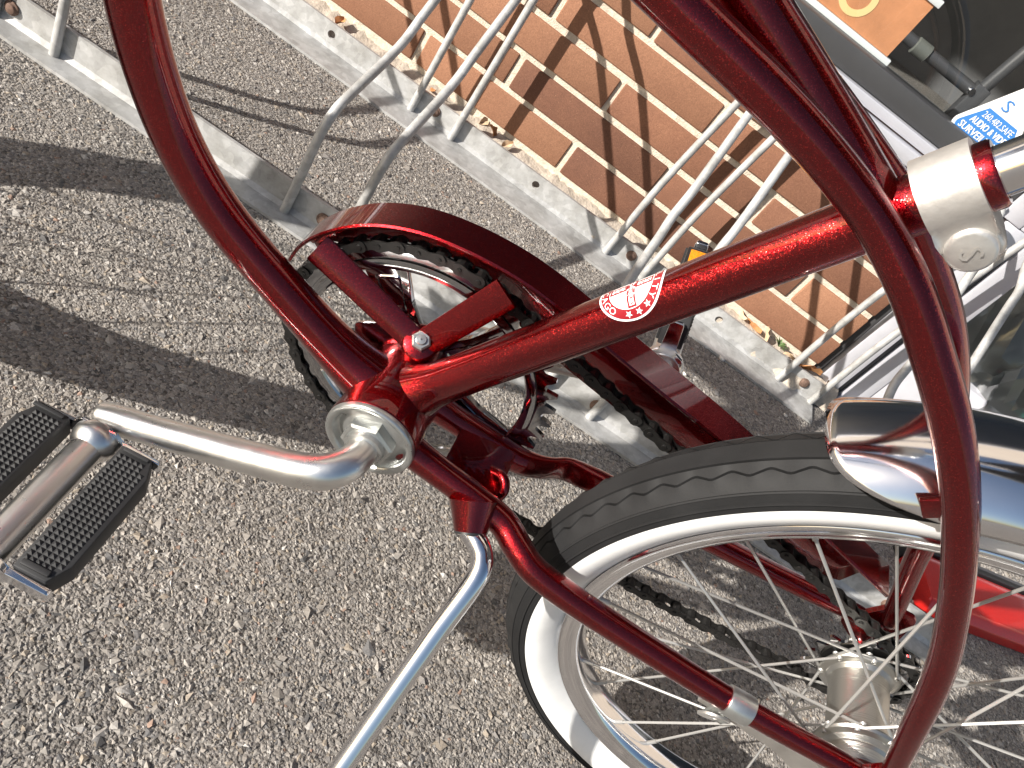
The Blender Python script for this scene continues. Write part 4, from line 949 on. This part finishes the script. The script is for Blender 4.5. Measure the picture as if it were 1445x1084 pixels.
hb = [HC + HT * .15 + V(.20, -.33, .34), HC + HT * .15 + V(.08, -.31, .36), HC + HT * .15 + V(-.01, -.27, .33), HC + HT * .15 + V(-.02, -.17, .16), HC + HT * .15 + V(0, -.07, .0), HC + HT * .15]
hb = hb + [V(p[0], -p[1], p[2]) for p in hb[::-1][1:]]
q = MB(); sweep(q, spline(hb, 6), .011, 14); q.build('handlebar', CHROME, fork, 180)
for sg in (-1, 1):
    q = MB(); p = HC + HT * .15 + V(.20, sg * .33, .34); sweep(q, [p, p + V(-.10, sg * -.015, .016)], .016, 16); q.build('grip', RUBBER, fork)
fw = make_wheel(True); fw.matrix_local = STEER @ Matrix.Translation(Vector(FH))

# decal on the seat tube: drawn flat (u along the tube, v round it) and wrapped on the front of the tube
DS, DR = .1822, .0187; RT = .01262
def wrap(pts, lift):
    out = []
    for u_, v_ in pts:
        a = -v_ / RT; out.append(SU * (DS + u_) + (RT + lift) * (-SB * math.cos(a) - YL * math.sin(a)))
    return out
def ring_patch(r0, r1, lift, n=72, m=6):
    b = MB(); vs = []
    for i in range(n):
        a = 2 * math.pi * i / n
        for j in range(m + 1): r_ = r0 + (r1 - r0) * j / m; vs.append((r_ * math.cos(a), r_ * math.sin(a)))
    k = m + 1; b.add(wrap(vs, lift), [(i * k + j, i * k + j + 1, ((i + 1) % n) * k + j + 1, ((i + 1) % n) * k + j) for i in range(n) for j in range(m)]); return b
dec = bp(ring_patch(.00001, DR, .00012, m=10), 'decal', WHITE, angle=180); dec['label'] = 'round white and red maker seal wrapped round the seat tube'
bp(ring_patch(.0128, DR - .0011, .00022), 'decal_band', DECALRED, dec, 180)
def star(cx, cy, r_, rot): return [(cx + (r_ if k % 2 == 0 else r_ * .42) * math.cos(rot + k * math.pi / 5), cy + (r_ if k % 2 == 0 else r_ * .42) * math.sin(rot + k * math.pi / 5)) for k in range(10)]
q = MB()
for a in (-58, -80, -102):
    t = R(a); q.add(wrap(star(.0152 * math.cos(t), .0152 * math.sin(t), .0020, t), .00034), [tuple(range(10))])
def arc_text(s, a_mid, size, rad_, spread, top=True):
    for i, ch in enumerate(s):
        t = R(a_mid + (i - (len(s) - 1) / 2) * spread); v, f = text_mesh(ch, size)
        er = V(math.cos(t), math.sin(t)); et = V(math.sin(t), -math.cos(t)) * (1 if spread < 0 else -1); up_ = er if spread < 0 else -er
        pts = [er * rad_ + et * p[0] * 1.15 + up_ * (p[1] - size * .35) for p in v]
        q.add(wrap(pts, .00034), f)
arc_text('QUALITY', 6, .0047, .0152, -15.5)
arc_text('CHICAGO', 177, .0047, .0152, 15.5)
arc_text('SCHWINN', 92, .0047, .0152, -13.5)
bp(q, 'decal_lettering', WHITE, dec, 0)
q = MB()
def outline(x0, x1, y0, y1, w_=.0010):
    for a, b_, c, d_ in ((x0, x1, y0, y0 + w_), (x0, x1, y1 - w_, y1), (x0, x0 + w_, y0, y1), (x1 - w_, x1, y0, y1)):
        pts = [(a + (b_ - a) * i / 6, yv) for i in range(7) for yv in (c, d_)] if (b_ - a) > (d_ - c) else [(xv, c + (d_ - c) * i / 6) for i in range(7) for xv in (a, b_)]
        q.add(wrap(pts, .00026), [(2 * i, 2 * i + 1, 2 * i + 3, 2 * i + 2) for i in range(6)])
outline(-.0024, .0024, -.0122, .0122)
outline(-.0122, -.0024, -.0024, .0024); outline(.0024, .0122, -.0024, .0024)
for i, ch in enumerate('SCHWINN'):
    v, f = text_mesh(ch, .0046); yv = .0094 - i * .0031 * -1 - .0186
    q.add(wrap([(p[1] * 0 + (p[0]) * .9, yv + (p[1] - .0014)) for p in v], .00030), f)
    if i != 3: xv = (i - 3) * .0031; q.add(wrap([(xv + p[0] * .8, (p[1] - .0014)) for p in v], .00030), f)
bp(q, 'decal_emblem', DECALRED, dec, 0)

# red thing lying beyond the rear wheel
q = MB(); c0 = np.array(ground_at(1362, 893)); c1 = np.array(ground_at(1450, 926)); dx = unit(c1 - c0); dn = unit(np.cross((0, 0, 1), dx))
base = c0 - dx * .10
prism(q, rounded([(0, .0), (.0, .018), (.010, .030), (.075, .036), (.088, .032), (.090, .0)], [.003, .006, .010, .02, .006, .003], 4), 0, .55, .004, (base, dn, V(0, 0, 1), dx))
rb = q.build('red_case', REDCASE, None, 40); tag(rb, 'red metallic flake case with a black rear edge lying beyond the rear wheel', 'case')
q = MB(); prism(q, rounded([(.0905, .0), (.0905, .035), (.098, .037), (.110, .032), (.112, .0)], [.001, .002, .003, .004, .001], 3), .0, .55, .001, (base, dn, V(0, 0, 1), dx)); q.build('edge_trim', BLACKPL, rb, 40)
